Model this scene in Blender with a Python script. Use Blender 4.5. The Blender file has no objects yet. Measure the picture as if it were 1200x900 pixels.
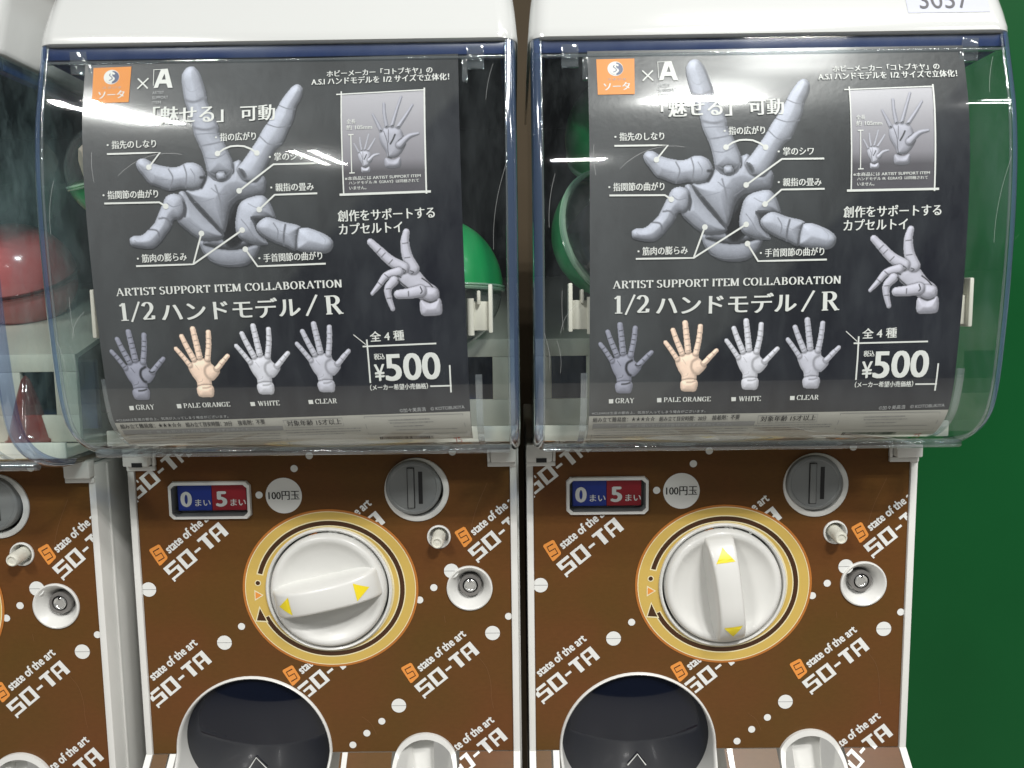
import bpy, bmesh, math, random
import numpy as np
from mathutils import Vector, Matrix
random.seed(7)
rng = np.random.default_rng(5)
sc = bpy.context.scene
COL = sc.collection
ZC = 1.25            # camera height above the floor
H0 = 0.50            # machine origin sits this far below the camera-height datum of its builder

# ------------------------------------------------------------------ camera
cam = bpy.data.cameras.new('camera')
cam.sensor_fit = 'HORIZONTAL'; cam.sensor_width = 36.0; cam.lens = 27.0
cam.clip_start = 0.02; cam.clip_end = 60.0
cam_ob = bpy.data.objects.new('camera', cam); COL.objects.link(cam_ob)
cr = Vector((0.9998993, 0.0049054, -0.0133178)); cu = Vector((0.0127256, 0.1055812, 0.9943293)); cf = Vector((-0.0062837, 0.9943986, -0.1055082))
cam_ob.matrix_world = Matrix(((cr.x, cu.x, -cf.x, 0.0), (cr.y, cu.y, -cf.y, -0.58624), (cr.z, cu.z, -cf.z, ZC), (0, 0, 0, 1)))
sc.camera = cam_ob

# ------------------------------------------------------------------ world and light (shop ceiling tubes and one added fill)
w = bpy.data.worlds.new('World'); sc.world = w; w.use_nodes = True
bgn = w.node_tree.nodes['Background']
bgn.inputs['Color'].default_value = (0.92, 0.97, 1.0, 1); bgn.inputs['Strength'].default_value = 0.075
sc.view_settings.view_transform = 'Standard'; sc.view_settings.look = 'None'
sc.view_settings.exposure = 0.0; sc.view_settings.gamma = 1.0
sc.cycles.use_denoising = True
sc.cycles.max_bounces = 10; sc.cycles.transparent_max_bounces = 24
sc.cycles.caustics_reflective = False; sc.cycles.caustics_refractive = False

def tube(x, y, z, length, width, power, rot=0.0):
    L = bpy.data.lights.new('ceiling_and_fill_tube', 'AREA'); L.shape = 'RECTANGLE'
    L.size = length; L.size_y = width; L.energy = power * 1.16; L.color = (1.0, 0.985, 0.955)
    o = bpy.data.objects.new('ceiling_and_fill_tube', L); COL.objects.link(o)
    o.location = (x, y, ZC + z); o.rotation_euler = (0, 0, rot)
    return o
TUBES = [  # x, y, z (from the lens), length, power of each tube, turn: pairs of tubes in ceiling fittings, plus an added side fill pair
    (0.95, -0.78, 1.42, 1.30, 2.8, 0.0), (0.55, -1.52, 1.36, 0.28, 19.0, 0.0), (0.74, -1.14, 1.40, 0.26, 8.0, 0.0), (-1.24, -1.76, 1.36, 0.75, 19.0, math.pi / 2),
    (1.95, -1.75, 1.35, 1.00, 6.0, 0.0), (0.36, -3.9, 1.40, 0.30, 5.0, 0.0), (-1.02, -3.6, 1.40, 0.80, 6.0, math.pi / 2)]  # first pair on this line: added side fill, kept clear of cover reflections
for (tx, ty, tz, tl, tp, tr_) in TUBES:
    for s in (-1, 1):
        tube(tx - s * 0.05 * math.sin(tr_), ty + s * 0.05 * math.cos(tr_), tz, tl, 0.035, tp, tr_)

# ------------------------------------------------------------------ helpers
def lin(c):
    return tuple((v / 12.92 if v <= 0.04045 else ((v + 0.055) / 1.055) ** 2.4) for v in c)

def mat(name, color, rough=0.45, metal=0.0, spec=0.5, var=0.0, scale=30.0, bump=0.0, coat=0.0, alpha=None, trans=0.0):
    m = bpy.data.materials.new(name); m.use_nodes = True
    nt = m.node_tree; b = nt.nodes['Principled BSDF']
    b.inputs['Base Color'].default_value = (*color, 1); b.inputs['Roughness'].default_value = rough
    b.inputs['Metallic'].default_value = metal; b.inputs['Specular IOR Level'].default_value = spec
    b.inputs['Coat Weight'].default_value = coat; b.inputs['Coat Roughness'].default_value = 0.08
    if trans: b.inputs['Transmission Weight'].default_value = trans
    if var or bump:
        tc = nt.nodes.new('ShaderNodeTexCoord'); nz = nt.nodes.new('ShaderNodeTexNoise')
        nz.inputs['Scale'].default_value = scale; nz.inputs['Detail'].default_value = 6
        nt.links.new(tc.outputs['Object'], nz.inputs['Vector'])
        if var:
            mx = nt.nodes.new('ShaderNodeMix'); mx.data_type = 'RGBA'
            mx.inputs['A'].default_value = (*[c * (1 - var) for c in color], 1)
            mx.inputs['B'].default_value = (*[min(1, c * (1 + var)) for c in color], 1)
            nt.links.new(nz.outputs['Fac'], mx.inputs['Factor']); nt.links.new(mx.outputs['Result'], b.inputs['Base Color'])
        if bump:
            bp = nt.nodes.new('ShaderNodeBump'); bp.inputs['Strength'].default_value = bump; bp.inputs['Distance'].default_value = 0.002
            nt.links.new(nz.outputs['Fac'], bp.inputs['Height']); nt.links.new(bp.outputs['Normal'], b.inputs['Normal'])
    return m

def clear_mat(name, tint, haze, haze_col, rough, refl=1.0, wave=0.0, scratch=True):
    """thin clear plastic: straight-through light, Fresnel reflection, a faint film of scratches and dust whose pale patches also paint in milky glare"""
    m = bpy.data.materials.new(name); m.use_nodes = True; nt = m.node_tree
    for n in list(nt.nodes): nt.nodes.remove(n)
    out = nt.nodes.new('ShaderNodeOutputMaterial')
    tr = nt.nodes.new('ShaderNodeBsdfTransparent'); tr.inputs[0].default_value = (*tint, 1)
    df = nt.nodes.new('ShaderNodeBsdfDiffuse'); df.inputs[0].default_value = (*haze_col, 1)
    gl = nt.nodes.new('ShaderNodeBsdfGlossy'); gl.inputs['Color'].default_value = (1, 1, 1, 1); gl.inputs['Roughness'].default_value = rough
    m1 = nt.nodes.new('ShaderNodeMixShader'); m2 = nt.nodes.new('ShaderNodeMixShader')
    def mth(op, x, y=None):
        n = nt.nodes.new('ShaderNodeMath'); n.operation = op
        for i, v in enumerate((x, y)):
            if v is None: continue
            if isinstance(v, (int, float)): n.inputs[i].default_value = v
            else: nt.links.new(v, n.inputs[i])
        return n
    # Schlick reflectance of a thin sheet, the same from both sides
    geo = nt.nodes.new('ShaderNodeNewGeometry')
    dt = nt.nodes.new('ShaderNodeVectorMath'); dt.operation = 'DOT_PRODUCT'
    nt.links.new(geo.outputs['Incoming'], dt.inputs[0]); nt.links.new(geo.outputs['Normal'], dt.inputs[1])
    ab = mth('ABSOLUTE', dt.outputs['Value']); inv = mth('SUBTRACT', 1.0, ab.outputs[0]); pw = mth('POWER', inv.outputs[0], 5.0)
    sch = mth('MULTIPLY_ADD', pw.outputs[0], 0.9); sch.inputs[2].default_value = 0.045
    mul = mth('MULTIPLY', sch.outputs[0], refl); mul.use_clamp = True
    nt.links.new(mul.outputs[0], m2.inputs[0])
    nt.links.new(tr.outputs[0], m1.inputs[1]); nt.links.new(df.outputs[0], m1.inputs[2])
    nt.links.new(m1.outputs[0], m2.inputs[1]); nt.links.new(gl.outputs[0], m2.inputs[2]); nt.links.new(m2.outputs[0], out.inputs[0])
    m1.inputs[0].default_value = haze
    tc = nt.nodes.new('ShaderNodeTexCoord')
    if scratch:
        nz = nt.nodes.new('ShaderNodeTexNoise'); nz.inputs['Scale'].default_value = 14; nz.inputs['Detail'].default_value = 9; nz.inputs['Roughness'].default_value = 0.72
        mp = nt.nodes.new('ShaderNodeMapping'); mp.inputs['Scale'].default_value = (1.6, 1, 0.6); mp.inputs['Rotation'].default_value = (0, 0.5, 0)
        nt.links.new(tc.outputs['Object'], mp.inputs[0]); nt.links.new(mp.outputs[0], nz.inputs['Vector'])
        rp = nt.nodes.new('ShaderNodeMapRange'); rp.inputs['From Min'].default_value = 0.42; rp.inputs['From Max'].default_value = 0.72
        rp.inputs['To Min'].default_value = haze * 0.35; rp.inputs['To Max'].default_value = haze * 3.6  # haze patches pushed up to imitate glare on the plastic as well
        nt.links.new(nz.outputs['Fac'], rp.inputs['Value']); nt.links.new(rp.outputs[0], m1.inputs[0])
    if wave:
        n2 = nt.nodes.new('ShaderNodeTexNoise'); n2.inputs['Scale'].default_value = 7; n2.inputs['Detail'].default_value = 2
        nt.links.new(tc.outputs['Object'], n2.inputs['Vector'])
        bp = nt.nodes.new('ShaderNodeBump'); bp.inputs['Strength'].default_value = wave; bp.inputs['Distance'].default_value = 0.004
        nt.links.new(n2.outputs['Fac'], bp.inputs['Height']); nt.links.new(bp.outputs['Normal'], gl.inputs['Normal'])
    return m

def vcol_mat(name, rough=0.5, spec=0.3):
    m = bpy.data.materials.new(name); m.use_nodes = True; nt = m.node_tree; b = nt.nodes['Principled BSDF']
    a = nt.nodes.new('ShaderNodeVertexColor'); a.layer_name = 'ink'
    nt.links.new(a.outputs['Color'], b.inputs['Base Color'])
    b.inputs['Roughness'].default_value = rough; b.inputs['Specular IOR Level'].default_value = spec
    return m

class MB:
    """collects geometry in millimetres (u right, y away, z up); build() links it as one mesh"""
    def __init__(s): s.v = []; s.f = []; s.mi = []; s.mats = []
    def m(s, mt):
        if mt not in s.mats: s.mats.append(mt)
        return s.mats.index(mt)
    def add(s, vs, fs, mt):
        o = len(s.v); k = s.m(mt); s.v += [tuple(v) for v in vs]
        for f in fs: s.f.append(tuple(i + o for i in f)); s.mi.append(k)
    def box(s, a, b, mt, bevel=0.0, segs=2):
        bm = bmesh.new(); bmesh.ops.create_cube(bm, size=1.0)
        for v in bm.verts: v.co = Vector([a[i] + (v.co[i] + .5) * (b[i] - a[i]) for i in range(3)])
        if bevel: bmesh.ops.bevel(bm, geom=list(bm.edges), offset=bevel, segments=segs, profile=0.5, affect='EDGES', clamp_overlap=True)
        bm.verts.index_update(); s.add([v.co[:] for v in bm.verts], [[v.index for v in f.verts] for f in bm.faces], mt); bm.free()
    def lathe(s, prof, c, mt, seg=56, sx=1.0, sz=1.0, axis=None, cap0=False, cap1=False):
        vs = []; n = len(prof)
        for (r, y) in prof:
            for k in range(seg):
                a = 2 * math.pi * k / seg; vs.append((r * math.cos(a) * sx, y, r * math.sin(a) * sz))
        if axis is not None:
            q = Vector((0, -1, 0)).rotation_difference(Vector(axis).normalized()); vs = [(q @ Vector(v))[:] for v in vs]
        vs = [(v[0] + c[0], v[1] + (c[2] if len(c) > 2 else 0), v[2] + c[1]) for v in vs]
        fs = [(i * seg + k, i * seg + (k + 1) % seg, (i + 1) * seg + (k + 1) % seg, (i + 1) * seg + k) for i in range(n - 1) for k in range(seg)]
        if cap0: fs.append(tuple(range(seg)))
        if cap1: fs.append(tuple((n - 1) * seg + k for k in range(seg))[::-1])
        s.add(vs, fs, mt)
    def build(s, name, parent=None, smooth=None, raw=False, loc=(0, 0, 0), fixn=True):
        me = bpy.data.meshes.new(name)
        dz = 0.0 if raw else H0
        me.from_pydata([((v[0] - loc[0]) * .001, (v[1] - loc[1]) * .001, (v[2] - loc[2]) * .001 + (dz if loc == (0, 0, 0) else 0)) for v in s.v], [], s.f)
        for mt in s.mats: me.materials.append(mt)
        me.polygons.foreach_set('material_index', s.mi)
        if fixn:
            bm = bmesh.new(); bm.from_mesh(me); bmesh.ops.recalc_face_normals(bm, faces=bm.faces); bm.to_mesh(me); bm.free()
        if smooth:
            me.polygons.foreach_set('use_smooth', [True] * len(me.polygons)); me.set_sharp_from_angle(angle=math.radians(smooth))
        me.update()
        o = bpy.data.objects.new(name, me); COL.objects.link(o)
        if parent: o.parent = parent
        if loc != (0, 0, 0): o.location = (loc[0] * .001, loc[1] * .001, loc[2] * .001 + dz)
        return o

def empty(name, loc, rz=0.0, label=None, cat=None, group=None):
    o = bpy.data.objects.new(name, None); COL.objects.link(o); o.location = loc; o.rotation_euler = (0, 0, rz); o.empty_display_size = 0.05
    if label: o['label'] = label
    if cat: o['category'] = cat
    if group: o['group'] = group
    return o

def copy_tree(o, parent=None):
    c = o.copy(); COL.objects.link(c)
    if parent: c.parent = parent
    for ch in list(o.children): copy_tree(ch, c)
    return c

# ------------------------------------------------------------------ flat shapes: filled outlines and lettering
def fill2d(loops):
    """outlines (first one outer, others holes) -> verts, faces in 2D"""
    cd = bpy.data.curves.new('outline', 'CURVE'); cd.dimensions = '2D'; cd.fill_mode = 'BOTH'
    for lp in loops:
        sp = cd.splines.new('POLY'); sp.points.add(len(lp) - 1); sp.use_cyclic_u = True
        for p, q in zip(sp.points, lp): p.co = (q[0], q[1], 0, 1)
    ob = bpy.data.objects.new('outline', cd); me = bpy.data.meshes.new_from_object(ob)
    vs = [tuple(v.co[:2]) for v in me.vertices]; fs = [tuple(p.vertices) for p in me.polygons]
    bpy.data.objects.remove(ob); bpy.data.curves.remove(cd); bpy.data.meshes.remove(me)
    return vs, fs

_glyphs = {}
def text2d(body):
    """lettering in the built-in font, normalised so that its bounding box is 0..1 x 0..1"""
    if body in _glyphs: return _glyphs[body]
    cd = bpy.data.curves.new('lettering', 'FONT'); cd.body = body; cd.resolution_u = 4
    ob = bpy.data.objects.new('lettering', cd); me = bpy.data.meshes.new_from_object(ob)
    vs = np.array([v.co[:2] for v in me.vertices]); fs = [tuple(p.vertices) for p in me.polygons]
    bpy.data.objects.remove(ob); bpy.data.curves.remove(cd); bpy.data.meshes.remove(me)
    lo = vs.min(0); hi = vs.max(0); vs = (vs - lo) / (hi - lo)
    _glyphs[body] = (vs, fs); return _glyphs[body]

def nib(pts, thick, thin):
    """broad-nib stroke: upright strokes thick, level strokes thin"""
    vs = []; fs = []
    n = len(pts)
    for i, p in enumerate(pts):
        a = pts[max(i - 1, 0)]; b = pts[min(i + 1, n - 1)]
        dx, dy = b[0] - a[0], b[1] - a[1]; L = math.hypot(dx, dy) or 1
        if dx * dy > 0 and abs(dx) > .15 * abs(dy) and n == 2: k = 0.25      # rising diagonals are thin
        else: k = abs(dy / L) ** 1.3
        wd = (thin + (thick - thin) * k) * .5
        vs += [(p[0] - dy / L * wd, p[1] + dx / L * wd), (p[0] + dy / L * wd, p[1] - dx / L * wd)]
        if i: fs.append((2 * i - 2, 2 * i - 1, 2 * i + 1, 2 * i))
    return vs, fs

def arc(cx, cy, rx, ry, a0, a1, n=14):
    return [(cx + rx * math.cos(math.radians(a0 + (a1 - a0) * i / n)), cy + ry * math.sin(math.radians(a0 + (a1 - a0) * i / n))) for i in range(n + 1)]

SERIF = {  # strokes, serifs (x, y, half width), advance
 'A': ([[(.36, 1), (.08, 0)], [(.36, 1), (.66, 0)], [(.18, .33), (.54, .33)]], [(.08, 0, .1), (.66, 0, .12)], .76),
 'R': ([[(.16, 0), (.16, 1)], [(.16, .97)] + arc(.34, .74, .2, .23, 90, -90) + [(.16, .51)], [(.36, .5), (.62, 0)]], [(.16, 0, .13), (.1, 1, .08), (.64, 0, .09)], .72),
 'T': ([[(.32, 0), (.32, 1)], [(.04, .97), (.60, .97)], [(.05, .98), (.05, .76)], [(.59, .98), (.59, .76)]], [(.32, 0, .13)], .64),
 'I': ([[(.17, 0), (.17, 1)]], [(.17, 0, .13), (.17, 1, .13)], .34),
 'S': ([arc(.25, .76, .18, .21, 25, 255, 12) + arc(.25, .26, .2, .25, 85, -160, 12)], [], .53),
 'U': ([[(.14, 1), (.14, .3)] + arc(.36, .28, .22, .26, 180, 350, 12), [(.6, .26), (.6, 1)]], [(.14, 1, .12), (.6, 1, .1)], .74),
 'P': ([[(.16, 0), (.16, 1)], [(.16, .97)] + arc(.34, .71, .21, .26, 90, -90) + [(.16, .45)]], [(.16, 0, .13), (.1, 1, .08)], .62),
 'O': ([arc(.38, .5, .29, .48, 0, 360, 28)], [], .76),
 'E': ([[(.16, 0), (.16, 1)], [(.1, .97), (.55, .97)], [(.16, .52), (.42, .52)], [(.1, .03), (.58, .03)], [(.55, 1), (.55, .8)], [(.58, 0), (.58, .22)]], [(.1, 0, .08), (.1, 1, .08)], .65),
 'M': ([[(.12, 0), (.12, 1)], [(.14, 1), (.42, .05)], [(.42, .05), (.68, 1)], [(.72, 0), (.72, 1)]], [(.12, 0, .1), (.72, 0, .13), (.08, 1, .08), (.76, 1, .08)], .86),
 'C': ([arc(.38, .5, .29, .48, 38, 322, 24), [(.62, .98), (.62, .72)]], [], .68),
 'L': ([[(.16, 0), (.16, 1)], [(.1, .03), (.56, .03)], [(.57, 0), (.57, .25)]], [(.16, 1, .13), (.1, 0, .08)], .62),
 'B': ([[(.16, 0), (.16, 1)], [(.16, .97)] + arc(.32, .75, .18, .22, 90, -90) + [(.16, .53)], [(.3, .53)] + arc(.34, .28, .22, .25, 90, -90) + [(.16, .03)]], [(.1, 0, .08), (.1, 1, .08)], .66),
 'N': ([[(.14, 0), (.14, 1)], [(.14, 1), (.6, 0)], [(.62, 0), (.62, 1)]], [(.14, 0, .1), (.62, 1, .1), (.1, 1, .08)], .76),
 'G': ([arc(.38, .5, .29, .48, 40, 300, 24) + [(.56, .1)], [(.6, .05), (.6, .42)], [(.62, .95), (.62, .72)]], [(.6, .42, .11)], .76),
 'Y': ([[(.08, 1), (.36, .48)], [(.62, 1), (.36, .48)], [(.36, 0), (.36, .5)]], [(.08, 1, .1), (.64, 1, .1), (.36, 0, .13)], .70),
 'W': ([[(.08, 1), (.3, 0)], [(.3, 0), (.48, .95)], [(.46, 1), (.68, 0)], [(.68, 0), (.9, 1)]], [(.08, 1, .1), (.46, 1, .1), (.9, 1, .1)], .98),
 'H': ([[(.14, 0), (.14, 1)], [(.62, 0), (.62, 1)], [(.14, .5), (.62, .5)]], [(.14, 0, .12), (.14, 1, .12), (.62, 0, .12), (.62, 1, .12)], .78),
 '1': ([[(.28, 0), (.28, 1)], [(.28, .98), (.1, .84)]], [(.28, 0, .17)], .52),
 '2': ([arc(.28, .72, .2, .26, 165, -20, 12) + [(.42, .5), (.08, .04)], [(.06, .05), (.5, .05)], [(.06, .06), (.5, .06)], [(.5, .04), (.52, .24)]], [], .58),
 '/': ([[(.02, -.08), (.44, 1.05)]], [], .46),
 ' ': ([], [], .26),
}
def serif2d(body):
    vs = []; fs = []; lv = []; x = 0.0; lay = 0
    for ch in body:
        st, sr, adv = SERIF[ch]
        for q in st:
            v, f = nib(q, .17, .06) if ch != '/' else nib([q[0], q[1]], .1, .09)
            o = len(vs); vs += [(x + a, b) for a, b in v]; fs += [tuple(i + o for i in g) for g in f]; lv += [lay] * len(v); lay = (lay + 1) % 7
        for (sx, sy, hw) in sr:
            o = len(vs); y0, y1 = (sy, sy + .055) if sy < .5 else (sy - .055, sy)
            vs += [(x + sx - hw, y0), (x + sx + hw, y0), (x + sx + hw, y1), (x + sx - hw, y1)]; fs.append((o, o + 1, o + 2, o + 3)); lv += [lay] * 4; lay = (lay + 1) % 7
        x += adv + .055
    a = np.array(vs); lo = a.min(0); hi = a.max(0)
    return (a - lo) / (hi - lo), fs, lv

D_hand = [["p",[[-193.5,40.4],[-193.2,36.1],[-191.5,32.4],[-187.1,27.4],[-180.8,24.3],[-173.3,23.3],[-165.9,24.1],[-161.0,27.1],[-157.4,31.9],[-156.1,36.8],[-162.6,40.5],[-173.8,43.1],[-186.2,43.3]],0.6649999999999999,9,0],["p",[[-191.7,38.7],[-186.0,36.2],[-178.6,34.7],[-171.1,34.4],[-163.7,35.9],[-158.2,38.0],[-162.6,41.2],[-173.8,42.5],[-186.2,42.7]],0.504,8,0],["p",[[-179.4,43.2],[-177.6,48.1],[-174.0,55.3],[-170.4,62.5],[-166.2,63.7],[-166.7,60.0],[-168.5,55.2],[-169.0,47.9],[-167.6,41.8],[-166.3,40.0],[-170.5,35.5],[-175.5,35.1],[-178.7,39.5]],0.16,30,0],["p",[[-200.0,71.2],[-193.9,72.8],[-186.5,79.1],[-186.5,84.6],[-179.2,86.3],[-169.3,88.2],[-165.9,89.2],[-161.4,85.4],[-150.9,78.6],[-150.0,71.9],[-152.7,66.9],[-161.9,65.2],[-167.4,64.7],[-171.4,61.3],[-173.8,56.5],[-176.1,48.0],[-178.2,45.0],[-182.6,48.4],[-189.5,55.5],[-195.1,62.9]],0.6859999999999999,16,0],["p",[[-206.7,53.3],[-205.5,60.6],[-205.0,69.1],[-202.0,71.4],[-197.6,67.7],[-192.6,60.4],[-186.3,53.0],[-180.1,46.6],[-177.9,43.2],[-181.2,40.6],[-189.8,40.1],[-194.8,42.0],[-201.1,46.9]],0.6789999999999999,13,0],["p",[[-200.8,71.7],[-197.6,68.7],[-190.1,60.4],[-183.9,53.0],[-178.6,45.6],[-178.8,43.4],[-186.3,51.2],[-193.8,59.8],[-198.8,66.8]],0.2,30,0],["p",[[-169.1,57.6],[-166.8,62.7],[-161.9,65.7],[-152.7,67.1],[-148.0,62.2],[-145.0,52.5],[-149.3,52.5],[-152.9,47.7],[-152.7,41.0],[-150.8,36.7],[-157.6,36.6],[-163.8,38.4],[-168.8,41.6],[-170.8,48.0]],0.7,14,0],["p",[[-160.7,54.5],[-150.6,54.4],[-149.3,50.1],[-151.7,46.5],[-152.7,40.2],[-157.1,44.1],[-159.4,50.2]],0.22,30,0],["p",[[-157.3,49.2],[-150.6,53.8],[-140.7,50.6],[-130.1,47.6],[-131.2,42.5],[-133.3,32.6],[-140.2,35.1],[-149.0,38.9],[-155.9,43.9]],0.693,10,0],["p",[[-131.9,45.0],[-129.4,46.4],[-124.5,46.3],[-115.7,42.6],[-110.9,38.9],[-110.1,34.9],[-113.4,30.7],[-120.2,30.6],[-132.7,32.6],[-133.1,38.9]],0.735,11,0],["l",[[-131.3,46.2],[-132.9,40.1],[-133.3,33.4]],0.88,0.36],["l",[[-139.4,48.7],[-140.7,42.7],[-141.2,35.4]],1.03,0.4],["p",[[-230.1,87.7],[-229.5,90.5],[-226.4,92.1],[-222.7,91.2],[-219.1,88.7],[-211.1,86.5],[-204.9,86.1],[-198.8,88.4],[-193.9,88.3],[-189.6,85.8],[-187.2,80.9],[-187.8,76.1],[-190.8,72.5],[-196.4,71.4],[-202.5,72.4],[-209.9,71.3],[-218.5,74.5],[-222.2,76.0],[-226.5,81.5],[-228.9,84.6]],0.7,10,0],["l",[[-210.1,84.9],[-207.7,79.4],[-210.1,72.2]],0.74,0.47],["l",[[-200.6,87.2],[-199.1,81.1],[-200.1,73.2]],0.74,0.47],["l",[[-190.2,79.2],[-187.5,78.5],[-190.2,73.1]],1.47,0.22],["p",[[-215.0,63.7],[-212.3,68.3],[-207.4,69.9],[-202.5,67.8],[-201.0,62.9],[-201.8,56.9],[-204.9,53.7],[-208.6,53.3],[-211.0,48.3],[-214.6,44.1],[-218.3,39.8],[-223.2,36.5],[-230.7,36.8],[-236.3,38.5],[-237.5,42.2],[-235.1,44.6],[-229.5,45.1],[-224.6,48.7],[-220.9,52.3],[-217.8,58.3]],0.7,9,0],["l",[[-217.8,54.9],[-213.5,54.9],[-210.0,50.9]],0.88,0.42],["l",[[-224.8,48.5],[-219.6,47.4],[-218.1,41.9]],0.88,0.42],["l",[[-201.7,64.2],[-200.7,60.5],[-201.7,55.7]],1.18,0.3],["p",[[-202.2,143.2],[-201.1,147.4],[-198.5,150.3],[-195.1,150.7],[-192.3,148.3],[-190.0,144.0],[-187.9,137.7],[-186.1,131.4],[-185.3,126.2],[-181.2,116.9],[-178.5,110.9],[-177.6,105.1],[-174.8,100.2],[-172.0,93.4],[-169.5,86.6],[-170.1,80.9],[-176.9,79.5],[-185.1,81.1],[-186.5,84.0],[-187.5,88.8],[-189.3,95.5],[-193.1,104.3],[-194.7,111.2],[-196.6,118.2],[-199.6,127.4],[-201.3,135.8]],0.7,11,0],["l",[[-199.6,128.0],[-193.3,126.8],[-185.9,129.8]],1.47,0.47],["l",[[-194.4,110.2],[-186.2,108.6],[-178.0,110.5]],1.47,0.47],["l",[[-190.3,98.5],[-181.6,99.8],[-175.3,101.1]],0.88,0.5],["l",[[-193.5,105.8],[-186.3,106.2],[-177.6,106.0]],0.59,0.52],["p",[[-186.0,82.5],[-181.7,81.0],[-174.0,81.9],[-169.9,84.2],[-170.6,80.9],[-173.5,77.1],[-177.8,76.0],[-182.2,77.2],[-185.1,79.7]],0.24,30,0],["p",[[-180.0,82.0],[-175.4,82.4],[-174.8,77.1],[-176.4,76.4],[-179.6,77.2]],0.6649999999999999,5,0],["p",[[-129.3,136.5],[-125.9,132.8],[-127.1,126.5],[-130.1,120.4],[-131.5,113.4],[-134.6,107.0],[-138.7,98.6],[-144.2,93.4],[-151.1,80.9],[-155.8,75.3],[-163.2,75.9],[-166.9,81.2],[-167.4,84.3],[-164.3,87.9],[-158.4,95.7],[-154.1,102.0],[-150.8,107.8],[-147.3,112.5],[-143.1,119.0],[-139.6,125.6],[-133.8,133.8]],0.7,9,0],["l",[[-140.8,122.8],[-135.7,120.5],[-130.4,119.9]],0.59,0.46],["l",[[-148.1,110.9],[-141.3,108.7],[-133.4,109.6]],0.59,0.46],["l",[[-153.0,103.6],[-146.8,98.2],[-138.9,98.6]],0.59,0.48],["p",[[-166.7,84.3],[-163.2,82.8],[-161.4,78.8],[-163.2,76.7],[-165.9,80.0]],0.26,30,0],["p",[[-185.9,83.1],[-181.0,80.9],[-174.3,80.8],[-170.6,84.4],[-170.8,80.1],[-173.6,76.9],[-179.2,76.6],[-184.1,79.1]],0.28,30,0],["p",[[-180.4,81.5],[-175.5,81.7],[-174.5,77.7],[-177.9,76.6],[-180.2,77.8]],0.6649999999999999,5,0],["l",[[-181.6,74.2],[-179.1,65.1],[-177.7,52.9]],0.88,0.5],["l",[[-168.1,72.2],[-161.9,72.1],[-152.1,73.2]],0.59,0.5],["l",[[-200.4,141.0],[-198.7,135.8],[-194.9,133.6],[-190.4,136.7]],0.35,0.6],["l",[[-189.4,91.7],[-180.7,90.6],[-173.0,94.3]],0.47,0.5],["l",[[-228.3,88.2],[-225.2,85.1],[-220.9,85.1]],0.38,0.55],["l",[[-219.1,81.4],[-217.3,78.9],[-211.1,78.6]],0.35,0.55],["l",[[-196.4,84.7],[-193.9,79.8],[-195.1,75.0]],0.47,0.52],["l",[[-234.4,42.1],[-231.9,40.0],[-229.5,40.5]],0.38,0.56],["l",[[-212.3,64.3],[-208.6,61.8],[-203.7,63.0]],0.47,0.52],["l",[[-216.0,55.9],[-212.3,54.0],[-209.2,54.6]],0.35,0.52],["l",[[-195.1,64.1],[-188.9,64.6],[-182.8,66.3]],0.35,0.54],["l",[[-184.1,72.4],[-179.1,68.7],[-171.7,69.2]],0.47,0.52],["l",[[-174.2,63.8],[-169.3,67.3],[-166.8,69.7]],0.47,0.5],["l",[[-166.6,52.8],[-162.8,47.8],[-158.9,40.5]],0.47,0.52],["l",[[-161.8,62.4],[-156.9,59.9],[-150.7,59.8]],0.38,0.56],["l",[[-146.8,50.1],[-144.2,45.2],[-145.3,39.1]],0.59,0.48],["l",[[-118.2,42.4],[-115.0,38.7],[-116.6,33.8]],0.29,0.62],["l",[[-199.9,53.2],[-193.7,48.3],[-186.2,43.3]],0.38,0.54],["l",[[-189.6,28.7],[-178.4,25.5],[-166.0,26.5]],0.38,0.52],["l",[[-143.0,45.1],[-136.7,42.6],[-133.0,42.6]],0.29,0.58]]
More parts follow.
